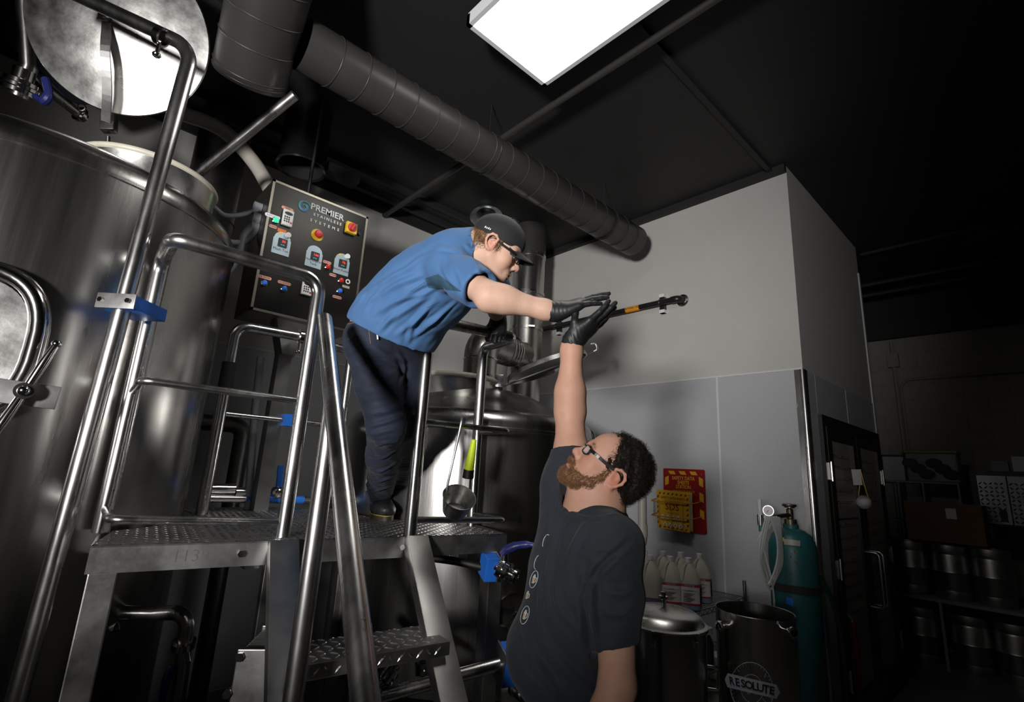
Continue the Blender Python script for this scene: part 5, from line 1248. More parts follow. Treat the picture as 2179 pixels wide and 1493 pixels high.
for x_ in (1405, 1186):
    y_ = onx(x_, 645, GX)[1]
    k = MB().box((XR - .045, y_ - .022, zg - .09), (XR - .001, y_ + .022, zg + .09)).build('bracket', M['gaspipe'], t, False)
    for s_ in (-1, 1): MB().box((XR - .048, y_ - .025, zg + s_ * .09 - (.03 if s_ > 0 else 0)), (XR - .001, y_ + .025, zg + s_ * .09 + (.03 if s_ < 0 else 0))).build('end_cap', M['white'], k, False)
    MB().ring((GX, y_, zg), (0, 1, 0), .028, .006, 20, 6).build('pipe_strap', M['gaspipe'], t)
y_ = onx(1347, 653, GX)[1]
lb = MB().tube([(GX, y_ - .075, zg), (GX, y_ + .075, zg)], .0272, 18).build('label_band', M['orange'], t)
text('lettering', 'NATURAL GAS', frame((GX - .0285, y_, zg), (0, -1, 0), (0, 0, 1)), .026, M['dkink'], lb)
# white pvc drain
p = onx(1366, 1050, XR - .05); q = onx(1366, 1155, XR - .05)
t = thing('pvc_pipe', 'white plastic pipe with an elbow on the wall behind the bearded person', 'pipe', (p[0], p[1], q[2]))
MB().tube(fillet([(p[0], p[1], 1.66), (p[0], p[1], q[2] - .03), (p[0], p[1] + .5, q[2] - .03)], .06), .035, 16).build('pipe', M['pvc'], t)
MB().lathe([(.036, -.05), (.042, -.05), (.042, .05), (.036, .05)], (p[0], p[1], q[2] + .1), seg=20).build('coupling', M['pvc'], t)
MB().box((XR - .06, p[1] + .06, q[2] + .02), (XR - .007, p[1] + .12, q[2] + .13)).build('wall_box', M['black'], t, False)
# ---------------- safety data sheet station
M['signred'] = mat('sign_red', (.26, .008, .012), .35); M['signyel'] = mat('sign_yellow', (.62, .36, .02), .4)
y0s, y1s = onx(1503, 1060, XR)[1], onx(1414, 1060, XR)[1]; z0s, z1s = onx(1503, 1137, XR)[2], onx(1414, 996, XR)[2]
sx0 = XR - .012
t = thing('safety_sign', 'red and yellow safety data sheets station sign on the white wall', 'sign', (XR, (y0s + y1s) / 2, z0s))
def sg(u, v, d=0.): return frame((sx0 - .0005 - d, y1s - u * (y1s - y0s), z0s + v * (z1s - z0s)), (0, -1, 0), (0, 0, 1))   # u left to right, v up
wS, hS = y1s - y0s, z1s - z0s
MB().prism(rrect(wS, hS, .012), sg(.5, .5, -.006), .006).build('board', M['signred'], t, False)
for u in (.22, .48, .74): MB().prism([(-.035, .014), (.018, .014), (.035, -.014), (-.018, -.014)], sg(u, .935), .0008).build('hazard_stripe', M['signyel'], t, False)
for u in (.09, .91):
    for v in (.80, .56, .30): MB().prism([(-.017, .04), (.017, .025), (.017, -.04), (-.017, -.025)][::1] if u > .5 else [(-.017, .025), (.017, .04), (.017, -.025), (-.017, -.04)], sg(u, v), .0008).build('hazard_stripe', M['signyel'], t, False)
for i, s_ in enumerate(('SAFETY DATA', 'SHEETS', 'STATION')): text('lettering', s_, sg(.49, .845 - i * .07, .001), .040, M['signyel'], t, .0004, sx=.8, bold=.0008)
text('lettering', 'ESTACIÓN DE HOJAS DE', sg(.50, .635, .001), .024, M['signyel'], t, .0004, sx=.72)
for u in (.07, .92): MB().lathe([(.007, 0), (.006, .003), (0, .004)], V(sg(u, .92).translation), (-1, 0, 0), 12).build('screw', M['chrome'], t)
# binder in a wire rack
bn = thing('safety_binder', 'yellow binder of safety data sheets standing in wire rack on the sign', 'binder', (sx0 - .06, (y0s + y1s) / 2, z0s))
bw, bh, bd = .285, .300, .05; cy0 = y1s - .36 * wS; BM = frame((sx0 - .085, cy0, z0s + .012), (0, -1, -.03), (-.06, -.03, 1))
MB().box((-bw / 2, 0, 0), (bw / 2, bh, .004), BM).build('front_cover', M['signyel'], bn, False)
MB().box((-bw / 2, 0, -bd), (bw / 2, bh, -bd + .004), BM).build('back_cover', M['signyel'], bn, False)
MB().box((-bw / 2, 0, -bd), (-bw / 2 + .004, bh, .004), BM).build('spine', M['signyel'], bn, False)
MB().box((-bw / 2 + .01, .008, -bd + .006), (bw / 2 - .006, bh - .01, -.004), BM).build('pages', mat('paper', (.6, .6, .6), .8), bn, False)
def bm_(x, y, d=.0045): return BM @ Matrix.Translation((x, y, d))
M['dred'] = mat('dark_red_print', (.22, .015, .012), .5)
for i in range(7):
    for y in (.016, bh - .022): MB().prism([(-.010, -.008), (.004, -.008), (.012, .008), (-.002, .008)], bm_(-.115 + i * .038, y), .0006).build('hazard_stripe', M['dred'], bn, False)
for i in range(6):
    for x in (-bw / 2 + .012, bw / 2 - .014): MB().prism([(-.008, -.016), (.008, -.004), (.008, .014), (-.008, .002)], bm_(x, .05 + i * .04), .0006).build('hazard_stripe', M['dred'], bn, False)
text('lettering', 'SAFETY DATA SHEETS', bm_(.0, bh - .055), .027, M['dred'], bn, .0004, sx=.82, bold=.0005)
text('lettering', 'HOJAS DE DATOS DE SEGURIDAD', bm_(.0, bh - .078), .012, M['dred'], bn, .0004, sx=.8)
text('lettering', 'SDS', bm_(-.005, bh - .125), .075, M['dred'], bn, .0004, bold=.001)
text('lettering', 'GHS PICTOGRAMS', bm_(.0, bh - .172), .013, M['dred'], bn, .0004)
M['wht'] = mat('white_print', (.6, .58, .55), .6)
for i in range(5):
    for j in range(2):
        if j and i == 4: continue
        x = -.092 + i * .046 + j * .02; y = bh - .205 - j * .058
        d = MB().prism([(0, .019), (.019, 0), (0, -.019), (-.019, 0)], bm_(x, y), .0006).build('pictogram', M['wht'], bn, False)
        MB().prism([(0, .009), (.007, -.006), (-.007, -.006)], bm_(x, y, .0053), .0004).build('pictogram_mark', M['dkink'], d, False)
        MB().box((x - .014, y - .028, .0045), (x + .014, y - .0245, .005), BM).build('caption_line', M['dred'], bn, False)
rk = thing('wire_rack', 'orange wire rack on the safety sign holding the yellow binder', 'rack', (sx0 - .06, cy0, z0s))
M['rackw'] = mat('orange_wire', (.45, .18, .02), .4)
for h_ in (.11, .225):
    MB().tube(fillet([(sx0 - .002, cy0 + .19, z0s + h_ + .02), (sx0 - .115, cy0 + .19, z0s + h_), (sx0 - .115, cy0 - .17, z0s + h_), (sx0 - .002, cy0 - .20, z0s + h_ + .02)], .02, 4), .004, 8).build('hoop', M['rackw'], rk)
for y in (.11, .0, -.10): MB().tube([(sx0 - .115, cy0 + y, z0s + .24), (sx0 - .115, cy0 + y, z0s + .02), (sx0 - .01, cy0 + y, z0s + .02)], .003, 6).build('wire', M['rackw'], rk)
for q in range(9): MB().ring((sx0 - .06, cy0 + .19, z0s + .12 + q * .012), (0, 1, 0) if q % 2 else (1, 0, 0), .006, .0016, 8, 4).build('chain_link', M['chrome'], rk)
# ---------------- wire shelf and cleaner jugs
ZJ = at(1466, 1292, 3.2)[2]
fp = at(1474, 1300, 3.12)
sxf, syr = fp[0], fp[1]; sxb = XR - .05; syl = syr + .85
M['wire'] = mat('dark_chrome_wire', (.28, .28, .28), .3, 1)
t = thing('wire_shelf', 'dark wire shelving unit against the wall holding cleaner jugs', 'shelf', ((sxf + sxb) / 2, (syr + syl) / 2, 0))
for x in (sxf, sxb):
    for y in (syr, syl): MB().cyl((x, y, 0), (x, y, ZJ + .10), .0125, seg=12).build('post', M['wire'], t)
for zs in (ZJ - .012, ZJ - .36, .12):
    sh_ = MB().tube([(sxf, syr, zs), (sxb, syr, zs), (sxb, syl, zs), (sxf, syl, zs)], .0035, 6, closed=True).tube([(sxf, syr, zs - .03), (sxb, syr, zs - .03), (sxb, syl, zs - .03), (sxf, syl, zs - .03)], .0035, 6, closed=True)
    for q in range(12):
        u0 = q / 12; u1 = (q + .5) / 12; u2 = (q + 1) / 12
        sh_.tube([(sxf + (sxb - sxf) * u0, syr, zs - .03), (sxf + (sxb - sxf) * u1, syr, zs), (sxf + (sxb - sxf) * u2, syr, zs - .03)], .0025, 5)
        sh_.tube([(sxf, syr + (syl - syr) * u0, zs - .03), (sxf, syr + (syl - syr) * u1, zs), (sxf, syr + (syl - syr) * u2, zs - .03)], .0025, 5)
    so = sh_.build('shelf_frame', M['wire'], t)
    k = MB()
    for q in range(1, 40): y = syr + (syl - syr) * q / 40; k.tube([(sxf, y, zs + .004), (sxb, y, zs + .004)], .0022, 5)
    k.build('shelf_wires', M['wire'], so)
M['jug'] = mat('milky_plastic', (.46, .43, .36), .4, trans=.15); M['cap_w'] = mat('white_cap', (.62, .62, .64), .5)
M['liqb'] = mat('jug_blue_fill', (.16, .22, .32), .4); M['liqp'] = mat('jug_purple_fill', (.12, .08, .17), .4); M['jlabel'] = mat('label_paper', (.55, .53, .50), .5); M['jred'] = mat('label_red', (.40, .02, .03), .4)
def jug(x, y, D, fill, label, desc, cap_y):
    p = at(x, y, D); p = np.array([p[0], p[1], ZJ + .004]); w, d, h = .072, .060, .30
    fc = nrm(np.array([-.85, -.53, 0])); sd = nrm(np.cross(fc, up)); 
    t = thing('cleaner_jug', desc, 'jug', p, 'cleaner jugs on the wire shelf')
    def sec(z, a, b, n=24): return [p + sd * (a * math.copysign(abs(math.cos(q)) ** .7, math.cos(q))) + fc * (b * math.copysign(abs(math.sin(q)) ** .7, math.sin(q))) + up * z for q in np.linspace(0, 2 * PI, n + 1)[:-1]]
    prof = [(0, .9), (.008, 1), (.085, 1), (.15, 1), (.165, .99), (.20, .84), (.235, .60), (.262, .36), (.27, .27), (.276, .26)]
    def loft(pr, sc=1.0):
        k = MB(); vs = []; n = 24
        for z, q in pr: vs += sec(z, w * q * sc, d * q * sc)
        fs = [(i * n + j, i * n + (j + 1) % n, (i + 1) * n + (j + 1) % n, (i + 1) * n + j) for i in range(len(pr) - 1) for j in range(n)] + [tuple(range(n))[::-1], tuple((len(pr) - 1) * n + j for j in range(n))]
        return k.add(vs, fs)
    fz = {'b': .155, 'p': .06, 'P': .16, 'n': 0}[fill]
    loft([q for q in prof if q[0] >= fz] if fz else prof).build('bottle', M['jug'], t) if False else None
    loft(prof).build('bottle', M['jug'], t)
    if fz: loft([(z, q * 1.003) for z, q in prof if z <= fz] + [(fz, 1.003 if fz < .16 else .985)]).build('liquid', M['liqb'] if fill == 'b' else M['liqp'], t)
    MB().cyl(p + up * .272, p + up * .300, .020, seg=18).build('cap', M['cap_w'], t)
    hs = nrm(fc * .75 - (sd if np.dot(sd, CR[:, 0]) > 0 else -sd) * .66); MB().tube(fillet([p + up * .266 + hs * .010, p + up * .250 + hs * .042, p + up * .168 + hs * .066], .02), .010, 10).build('handle', M['jug'], t)
    if label:
        for z0_, z1_, m_, nm in ((.035, .150, M['jlabel'], 'label'), (.138, .150, M['jred'], 'label_band'), (.035, .045, M['jred'], 'label_band')):
            k = MB(); vs = []; e = 1.012 if nm == 'label' else 1.018
            for z in (z0_, z1_):
                for q in np.linspace(.15, PI - .15, 15): vs.append(p + sd * (w * e * math.copysign(abs(math.cos(q)) ** .7, math.cos(q))) + fc * (d * e * abs(math.sin(q)) ** .7) + up * z)
            k.add(vs, [(i, i + 1, 16 + i, 15 + i) for i in range(14)]).build(nm, m_, t)
        fm = frame(p + fc * (d * 1.02 + .001) + up * .117, -sd if np.dot(np.cross(-sd, up), fc) > 0 else sd, up)
        text('lettering', 'FIVE STAR', fm @ Matrix.Translation((0, .027, 0)), .013, M['jlabel'], t); text('lettering', 'ACID CLEANER No. 5', fm, .0095, M['dkink'], t)
        k = MB()
        for r in range(6): k.box((-.04, -.018 - r * .009, 0), (.03 - (r % 3) * .012, -.0155 - r * .009, .0006), fm)
        k.build('small_print', M['dkink'], t, False)
        k = MB(); vs = []
        for z in (.046, .137):
            for q in np.linspace(.16, .75, 6): vs.append(p + (sd if np.dot(sd, CR[:, 0]) > 0 else -sd) * (w * 1.02 * abs(math.cos(q)) ** .7) + fc * (d * 1.02 * abs(math.sin(q)) ** .7) + up * z)
        k.add(vs, [(i, i + 1, 7 + i, 6 + i) for i in range(5)]).build('label_side', M['dkink'], t)
for (x, D, fill, lab, desc) in [(1372, 3.42, 'P', 0, 'leftmost jug in the back row, purple liquid, half hidden by the bearded person'), (1384, 3.20, 'p', 0, 'front jug nearest the bearded person with little purple liquid inside'), (1411, 3.40, 'P', 0, 'back row jug of dark purple liquid between two front jugs'), (1427, 3.20, 'b', 1, 'middle front jug of blue cleaner with red and white label'),
                                (1450, 3.40, 'n', 0, 'empty looking pale jug in the back row of the shelf'), (1466, 3.18, 'b', 1, 'rightmost front jug with red-banded white label facing out'), (1490, 3.38, 'b', 1, 'rightmost jug in the back row with blue liquid, nearest the wall')]:
    jug(x, 1240, D, fill, lab, desc, 0)
# tub and bins on the lower shelf
p = at(1528, 1432, 3.3); z_ = .135
t = thing('white_tub', 'round white plastic tub with lid on the lower shelf', 'tub', (p[0], p[1], z_ + .2))
bz_ = at(1528, 1440, 3.3)[2]
MB().lathe([(0, 0), (.058, 0), (.066, .12), (0, .12)], (p[0], p[1], bz_), seg=28).build('body', M['cap_w'], t); MB().lathe([(.069, .115), (.070, .135), (.0, .138)], (p[0], p[1], bz_), seg=28).build('lid', M['cap_w'], t)
q_ = at(1500, 1345, 3.2)
t = thing('dosing_bottle', 'dark measuring bottle with pale cap on the middle shelf', 'bottle', (q_[0], q_[1], ZJ - .35))
MB().lathe([(0, 0), (.05, .002), (.05, .15), (.03, .19), (.03, .2)], (q_[0], q_[1], ZJ - .35), seg=24).build('body', M['darksteel'], t); MB().cyl((q_[0], q_[1], ZJ - .15), (q_[0], q_[1], ZJ - .115), .045, seg=20).build('cap', M['cap_w'], t)
t = thing('storage_tote', 'pale plastic tote with green lid under the white tub', 'tote', (p[0], p[1], bz_ - .16))
M['lime'] = mat('green_lid', (.10, .16, .03), .5)
MB().box((p[0] - .15, p[1] - .13, .13), (p[0] + .13, p[1] + .16, bz_ - .03), bev=.01).build('box', mat('clear_tote', (.32, .32, .30), .4), t, False); MB().box((p[0] - .16, p[1] - .14, bz_ - .03), (p[0] + .14, p[1] + .17, bz_ - .002), bev=.008).build('lid', M['lime'], t, False)
# ---------------- two loose steel pots
c = at(1413, 1330, 2.62); zr = c[2]; r_ = .205
t = thing('lidded_pot', 'tall steel pot with domed clamped lid behind the bearded person', 'pot', (c[0], c[1], 0))
MB().lathe([(.0, 0), (r_, 0), (r_, zr), (r_ + .012, zr + .004), (r_ + .012, zr + .012)], (c[0], c[1], 0), seg=64).build('body', M['tank'], t)
ld2 = MB().lathe([(r_ + .012, zr + .012), (r_ + .013, zr + .02), (r_ - .005, zr + .026), (r_ - .02, zr + .055), (r_ - .05, zr + .075), (.06, zr + .092), (0, zr + .094)], (c[0], c[1], 0), seg=64).build('lid', M['lid'], t)
MB().lathe([(.012, 0), (.012, .03), (.026, .036), (.026, .05), (.014, .054), (.014, .07), (0, .072)], (c[0], c[1], zr + .092), seg=20).build('lid_fitting', M['chrome'], ld2)
for i in range(6):
    an = i * PI / 3 + .3; e = np.array([math.cos(an), math.sin(an), 0])
    cl_ = MB().bar(np.array([c[0], c[1], zr - .05]) + e * (r_ + .008), np.array([c[0], c[1], zr + .02]) + e * (r_ + .018), .014, .006, e).build('lid_clamp', M['chrome'], t); MB().box((-.012, -.006, -.03), (.012, .006, 0), frame(np.array([c[0], c[1], zr - .05]) + e * (r_ + .006), np.cross(up, e), e)).build('clamp_base', M['chrome'], cl_, False)
e = nrm(np.array([CAM[0] - c[0], CAM[1] - c[1], 0])); f2 = np.cross(up, e)
for hh in (-1, 1):
    o_ = np.array([c[0], c[1], zr - .16]) + f2 * hh * r_; MB().tube(fillet([o_ - up * .0, o_ + f2 * hh * .05, o_ + f2 * hh * .05 - up * .1, o_ - up * .1], .015), .007, 8).build('handle', M['chrome'], t)
c = at(1605, 1298, 2.62); zr = c[2]; r_ = .188
t = thing('open_pot', 'open steel pot with white compass logo next to the wall corner', 'pot', (c[0], c[1], 0))
MB().lathe([(.0, .02), (r_ - .006, .02), (r_ - .004, zr), (r_, zr + .003), (r_ + .002, zr), (r_, zr - .006), (r_, 0), (0, 0)], (c[0], c[1], 0), seg=72).build('body', M['tank'], t)
def potpt(x, y, lift=.0):
    h_ = hit(x, y, (c[0], c[1]), r_ + lift); return h_
for x_, y_, s_ in ((1548, 1330, -1), (1668, 1338, 1)):
    o_ = potpt(x_, y_); n_ = nrm([o_[0] - c[0], o_[1] - c[1], 0])
    MB().lathe([(.014, -.005), (.014, .045), (.026, .05), (.026, .058), (.018, .06), (.012, .02)], o_, n_, 20).build('side_port', M['chrome'], t)
M['logow'] = mat('white_vinyl', (.42, .44, .50), .6)
def wrapc(pts, m, nm, w_=None, lift=.0012):
    P3 = [potpt(x, y, lift) for x, y in pts]
    if w_: return MB().tube(P3, w_, 5).build(nm, m, lg)
    return MB().add(P3, [tuple(range(len(P3)))]).build(nm, m, lg, False)
lx, ly = 1600, 1465
lg = MB().tube([potpt(lx + 46 * math.cos(a) , ly + 56 * math.sin(a) + 6 * math.cos(a), .001) for a in np.linspace(0, 2 * PI, 50)], .0012, 5).build('compass_logo', M['logow'], t)
wrapc([(lx + 24 * math.cos(a), ly + 30 * math.sin(a) + 3 * math.cos(a)) for a in np.linspace(0, 2 * PI, 40)], M['logow'], 'logo_ring', .0009)
k = MB()
for i in range(40):
    a = 2 * PI * i / 40; k.tube([potpt(lx + q * 46 * math.cos(a), ly + q * 56 * math.sin(a) + 6 * q * math.cos(a), .001) for q in ((.84 if i % 5 == 0 else .90), .97)], .0006, 4)
k.build('logo_ticks', M['logow'], lg)
for a in (-2.5, -.65, .65, 2.5): wrapc([(lx + 40 * math.cos(a), ly + 50 * math.sin(a)), (lx + 8 * math.cos(a + .5), ly + 10 * math.sin(a + .5)), (lx + 8 * math.cos(a - .5), ly + 10 * math.sin(a - .5))], M['logow'], 'logo_star')
def ban(u, v): return (lx + u, ly - 6 + v + u * .235)
for i in range(12):
    u0, u1 = -52 + i * 104 / 12, -52 + (i + 1) * 104 / 12; wrapc([ban(u0, -15), ban(u1, -15), ban(u1, 15), ban(u0, 15)], M['logow'], 'logo_banner', None, .002)
wrapc([ban(-52, -15), ban(-52, 15), ban(-58, 0)], M['logow'], 'logo_banner', None, .002); wrapc([ban(52, -15), ban(52, 15), ban(60, 0)], M['logow'], 'logo_banner', None, .002)
for i, ch in enumerate('RESOLUTE'):
    u = -43 + i * 12.2; o_ = potpt(*ban(u, 0), .0032); n_ = nrm([o_[0] - c[0], o_[1] - c[1], 0]); tx = nrm(potpt(*ban(u + 3, 0), .0032) - potpt(*ban(u - 3, 0), .0032))
    text('logo_lettering', ch, frame(o_, tx, up), .047, M['dkink'], lg, .0003, bold=.001)
# ---------------- gas cylinder, regulator and tubing
M['teal'] = mat('worn_teal_paint', (.012, .105, .115), .42, 0, .25, 8, col2=(.02, .075, .075))
M['rust'] = mat('rust_fleck', (.12, .045, .015), .8); M['brass'] = mat('dark_brass', (.10, .085, .05), .4, .8); M['tubing'] = mat('clear_tubing', (.62, .62, .62), .25, trans=.35, ior=1.2)
g = at(1692, 1250, 3.12); zt_ = at(1690, 1128, 3.12)[2]; gr = .138
t = thing('gas_cylinder', 'worn teal gas cylinder strapped to the wall corner', 'gas cylinder', (g[0], g[1], 0))
MB().lathe([(.0, .0), (gr - .01, 0), (gr, .015), (gr, zt_ - .14), (gr * .97, zt_ - .09), (gr * .82, zt_ - .035), (gr * .55, zt_ - .005), (.045, zt_ + .005), (.045, zt_ + .03), (0, zt_ + .03)], (g[0], g[1], 0), seg=48).build('body', M['teal'], t)
MB().lathe([(.038, zt_ + .03), (.036, zt_ + .06), (.02, zt_ + .065), (.02, zt_ + .12), (.012, zt_ + .125), (.012, zt_ + .14)], (g[0], g[1], 0), seg=20).build('valve', M['brass'], t)
MB().ring((g[0], g[1], zt_ + .145), (0, 0, 1), .034, .009, 24, 8).cyl((g[0], g[1], zt_ + .13), (g[0], g[1], zt_ + .152), .03, seg=16).build('hand_wheel', M['darksteel'], t)
rd_ = nrm(np.array([-.62, .70, 0])); sdv = -CR[:, 0] * [1, 1, 0]; sdv = nrm(sdv)
k2 = nrm(np.array([CAM[0] - g[0], CAM[1] - g[1], 0]))
def cylp(x, y, lift=0.): return hit(x, y, (g[0], g[1]), gr + lift)
def cyl_patch(x0_, y0_, x1_, y1_, m, nm, lift=.0015, n=8, slant=0.):
    vs = [cylp(x0_ + (x1_ - x0_) * i / n, y + slant * i / n, lift) for y in (y0_, y1_) for i in range(n + 1)]
    return MB().add(vs, [(i, i + 1, n + 2 + i, n + 1 + i) for i in range(n)]).build(nm, m, t)
cyl_patch(1668, 1146, 1703, 1158, M['paper'], 'cylinder_label', slant=4); cyl_patch(1655, 1143, 1668, 1152, M['yellow'], 'cylinder_label'); cyl_patch(1673, 1268, 1688, 1284, M['blue'], 'blue_tape', slant=6)
for i in range(26):
    x_, y_ = rng.uniform(1668, 1730), rng.uniform(1168, 1246); s_ = rng.uniform(.8, 2.4); cyl_patch(x_, y_, x_ + s_, y_ + s_ * rng.uniform(.8, 4), M['rust'], 'rust_spot', .0008, 2)
sz = at(1690, 1255, 3.0)[2]
MB().lathe([(gr + .002, -.022), (gr + .006, -.02), (gr + .006, .02), (gr + .002, .022)], (g[0], g[1], sz), seg=48).build('strap', M['rubber'], t)
MB().box((g[0] + .05, g[1] - .05, sz - .02), (XR, g[1] + .05, sz + .02)).build('strap_bracket', M['darksteel'], t, False)
# regulator and flow meter
rg = np.array([g[0], g[1], zt_ + .085]); 
t = thing('gas_regulator', 'gas regulator with round gauge and clear flow meter on the teal cylinder', 'regulator', rg)
r1 = at(1634, 1100, 3.05); r2 = at(1618, 1102, 3.02); gg = at(1635, 1086, 3.0)
MB().cyl(rg, r1, .013, seg=12).build('inlet', M['brass'], t)
MB().cyl(r1 - k2 * .03, r1 + k2 * .045, .030, seg=20).build('body', M['black'], t); MB().cyl(r1 + k2 * .045, r1 + k2 * .05, .020, seg=16).build('knob_face', M['cap_w'], t)
MB().cyl(gg - k2 * .012, gg + k2 * .008, .030, seg=24).build('gauge', M['chrome'], t); gf = MB().cyl(gg + k2 * .008, gg + k2 * .009, .027, seg=24).build('gauge_face', M['cap_w'], t)
MB().bar(gg + k2 * .0098 - sdv * -.012 - up * .01, gg + k2 * .0098 + sdv * -.012 + up * .012, .003, .0015, k2).build('needle', M['red'], gf)
MB().cyl(r1, gg, .009, seg=10).build('stem', M['brass'], t)
MB().cyl(r1, r2, .012, seg=12).build('outlet', M['brass'], t); MB().cyl(r2 - up * .04, r2 + up * .02, .018, seg=16).build('meter_base', M['chrome'], t)
MB().cyl(r2 + up * .02, r2 + up * .11, .013, seg=14).build('flow_tube', M['tubing'], t); MB().cyl(r2 - up * .04, r2 - up * .075, .012, seg=12).build('green_nut', mat('green_nut', (.01, .12, .07), .4), t)
t = thing('coiled_tubing', 'coil of clear plastic tubing hanging from the gas regulator', 'tubing', r2)
for i in range(7):
    dx_ = rng.uniform(-8, 8); D_ = 2.94 + i * .012; yb = 1215 + rng.uniform(-15, 25)
    pts = [(1630 + i * 4, 1098), (1622 - i * .5 + dx_, 1150), (1617 + i * 2, 1195), (1633 + i * 2, yb + 15), (1652 + i * 2, 1200), (1654 + i * 1.5, 1150), (1640 + i * 3, 1100)]
    MB().tube(spline([at(x, y, D_) for x, y in pts], 8), .0055, 8).build('loop', M['tubing'], t)
MB().tube(spline([r2 - up * .07, at(1620, 1150, 2.98), at(1640, 1225, 2.95), at(1648, 1290, 2.95), at(1646, 1400, 2.9)], 8), .0055, 8).build('loop', M['tubing'], t)
# hoses and faucet by the cooler door
M['ghose'] = mat('green_hose', (.006, .11, .075), .35); M['rhose'] = mat('red_hose', (.11, .008, .012), .4)
f0_ = at(1783, 1302, 3.55)
t = thing('wall_faucet', 'small chrome hose faucet beside the cooler door', 'faucet', f0_)
MB().tube(spline([f0_ + np.array([0, .12, .01]), f0_, f0_ + CR[:, 0] * .06 - up * .005, f0_ + CR[:, 0] * .10 - up * .06], 6), .013, 12).build('spout', M['chrome'], t); MB().cyl(f0_, f0_ - CR[:, 0] * .05, .008, seg=10).sph(f0_ - CR[:, 0] * .055, (.018, .018, .018), 12, 6).build('tap_handle', M['chrome'], t)
e_ = f0_ + CR[:, 0] * .10 - up * .06
t = MB().tube(spline([e_, at(1822, 1380, 3.5), at(1828, 1450, 3.45), at(1820, 1600, 3.4)], 8), .020, 12).build('red_hose', M['rhose']); tag(t, 'dark red hose hanging from the faucet by the door', 'hose')
t = MB().tube(spline([at(1724, 1216, 3.10), at(1745, 1232, 3.12), at(1772, 1280, 3.2), at(1790, 1360, 3.25), at(1798, 1450, 3.25), at(1795, 1620, 3.2)], 8), .0145, 12).build('green_hose', M['ghose']); tag(t, 'green hose drooping from the teal cylinder past the corner', 'hose')
# respirator hanging on the door
mp = at(1838, 1068, 4.1)
t = thing('dust_mask', 'white cup dust mask hanging by yellow straps on the cooler door', 'mask', mp)
kd = nrm(CAM - mp)
F = SDF(mp - .15, mp + .15, .005); F.ell(mp, (.06, .055, .055), None, .01); F.ell(mp + kd * .035 + up * .0, (.035, .035, .03), None, .03); P, f = F.mesh(2); np_mesh('cup', P, f, M['cap_w'], t)
for q in (-1, 1): MB().tube(spline([mp + CR[:, 0] * .05 * q, mp + up * .13 + CR[:, 0] * .02 * q, mp + up * .26 + CR[:, 0] * .0], 6), .004, 6).build('strap', M['yellow'], t)
mk = at(1823, 1015, 4.0)
t = MB().box((-.035, -.06, 0), (.035, .06, .003), frame(mk, CR[:, 0], up)).build('paper_note', M['cap_w'], None, False); tag(t, 'small white paper note on the cooler door above the mask', 'note')
# ---------------- dark storage corner
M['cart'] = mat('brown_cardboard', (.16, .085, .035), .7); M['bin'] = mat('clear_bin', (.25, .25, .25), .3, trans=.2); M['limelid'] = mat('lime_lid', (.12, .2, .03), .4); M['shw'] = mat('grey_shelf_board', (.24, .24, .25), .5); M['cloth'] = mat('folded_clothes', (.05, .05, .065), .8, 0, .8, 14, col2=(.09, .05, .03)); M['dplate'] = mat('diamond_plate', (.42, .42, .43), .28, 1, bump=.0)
SX = 7.3
def sp_(x, y, X=SX): return onx(x, y, X)
s0 = sp_(1885, 1021); s1 = sp_(2040, 1024); sh0 = sp_(1885, 1066)[2]
t = thing('cubby_shelf', 'grey cubby shelf under the storage bins in the dark corner', 'shelf', (SX + .2, (s0[1] + s1[1]) / 2, 0))
yA, yB, zT = s1[1], s0[1], s0[2]
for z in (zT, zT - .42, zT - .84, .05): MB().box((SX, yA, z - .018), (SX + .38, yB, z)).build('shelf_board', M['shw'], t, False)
for y in (yA, (yA + yB) / 2 - .02, yB - .12): MB().box((SX, y, 0), (SX + .38, y + .018, zT - .018)).build('upright', M['shw'], t, False)
MB().box((SX + .38, yA, 0), (SX + .39, yB, zT)).build('back_board', M['shw'], t, False)
b0, b1 = sp_(1924, 960), sp_(2034, 960)
t = thing('clothes_bin', 'clear bin with lime green lid full of folded clothes', 'bin', (SX + .15, (b0[1] + b1[1]) / 2, zT))
ya, yb = b1[1], b0[1]
MB().box((SX + .01, ya, zT), (SX + .31, yb, zT + .31), bev=.015).build('box', M['bin'], t, False); MB().box((SX, ya - .01, zT + .31), (SX + .32, yb + .01, zT + .345), bev=.008).build('lid', M['limelid'], t, False)
for i in range(6): MB().sph((SX + .002, ya + .06 + i * (yb - ya - .1) / 5, zT + .08 + (i % 3) * .06), (.012, .075, .055), 12, 8).build('garment', M['cloth'], t)
t = thing('white_bin', 'frosted storage bin at left end of the cubby shelf', 'bin', (SX + .15, yb + .12, zT))
MB().box((SX + .01, yb + .02, zT), (SX + .31, yb + .22, zT + .27), bev=.012).build('box', mat('frosted_bin', (.4, .4, .4), .5), t, False); MB().box((SX, yb + .015, zT + .27), (SX + .32, yb + .225, zT + .29)).build('lid', M['black'], t, False)
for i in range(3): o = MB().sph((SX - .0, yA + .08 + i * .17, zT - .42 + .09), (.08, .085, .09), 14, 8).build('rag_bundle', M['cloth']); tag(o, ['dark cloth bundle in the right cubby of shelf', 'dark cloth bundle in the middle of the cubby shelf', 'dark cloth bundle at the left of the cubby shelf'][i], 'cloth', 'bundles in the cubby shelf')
c0, c1 = sp_(1922, 1062, 6.75), sp_(2088, 1078, 6.75); cz = sp_(1930, 1145, 6.75)[2]
t = thing('cardboard_carton', 'large brown cardboard carton with taped top flap', 'carton', (6.95, (c0[1] + c1[1]) / 2, cz))
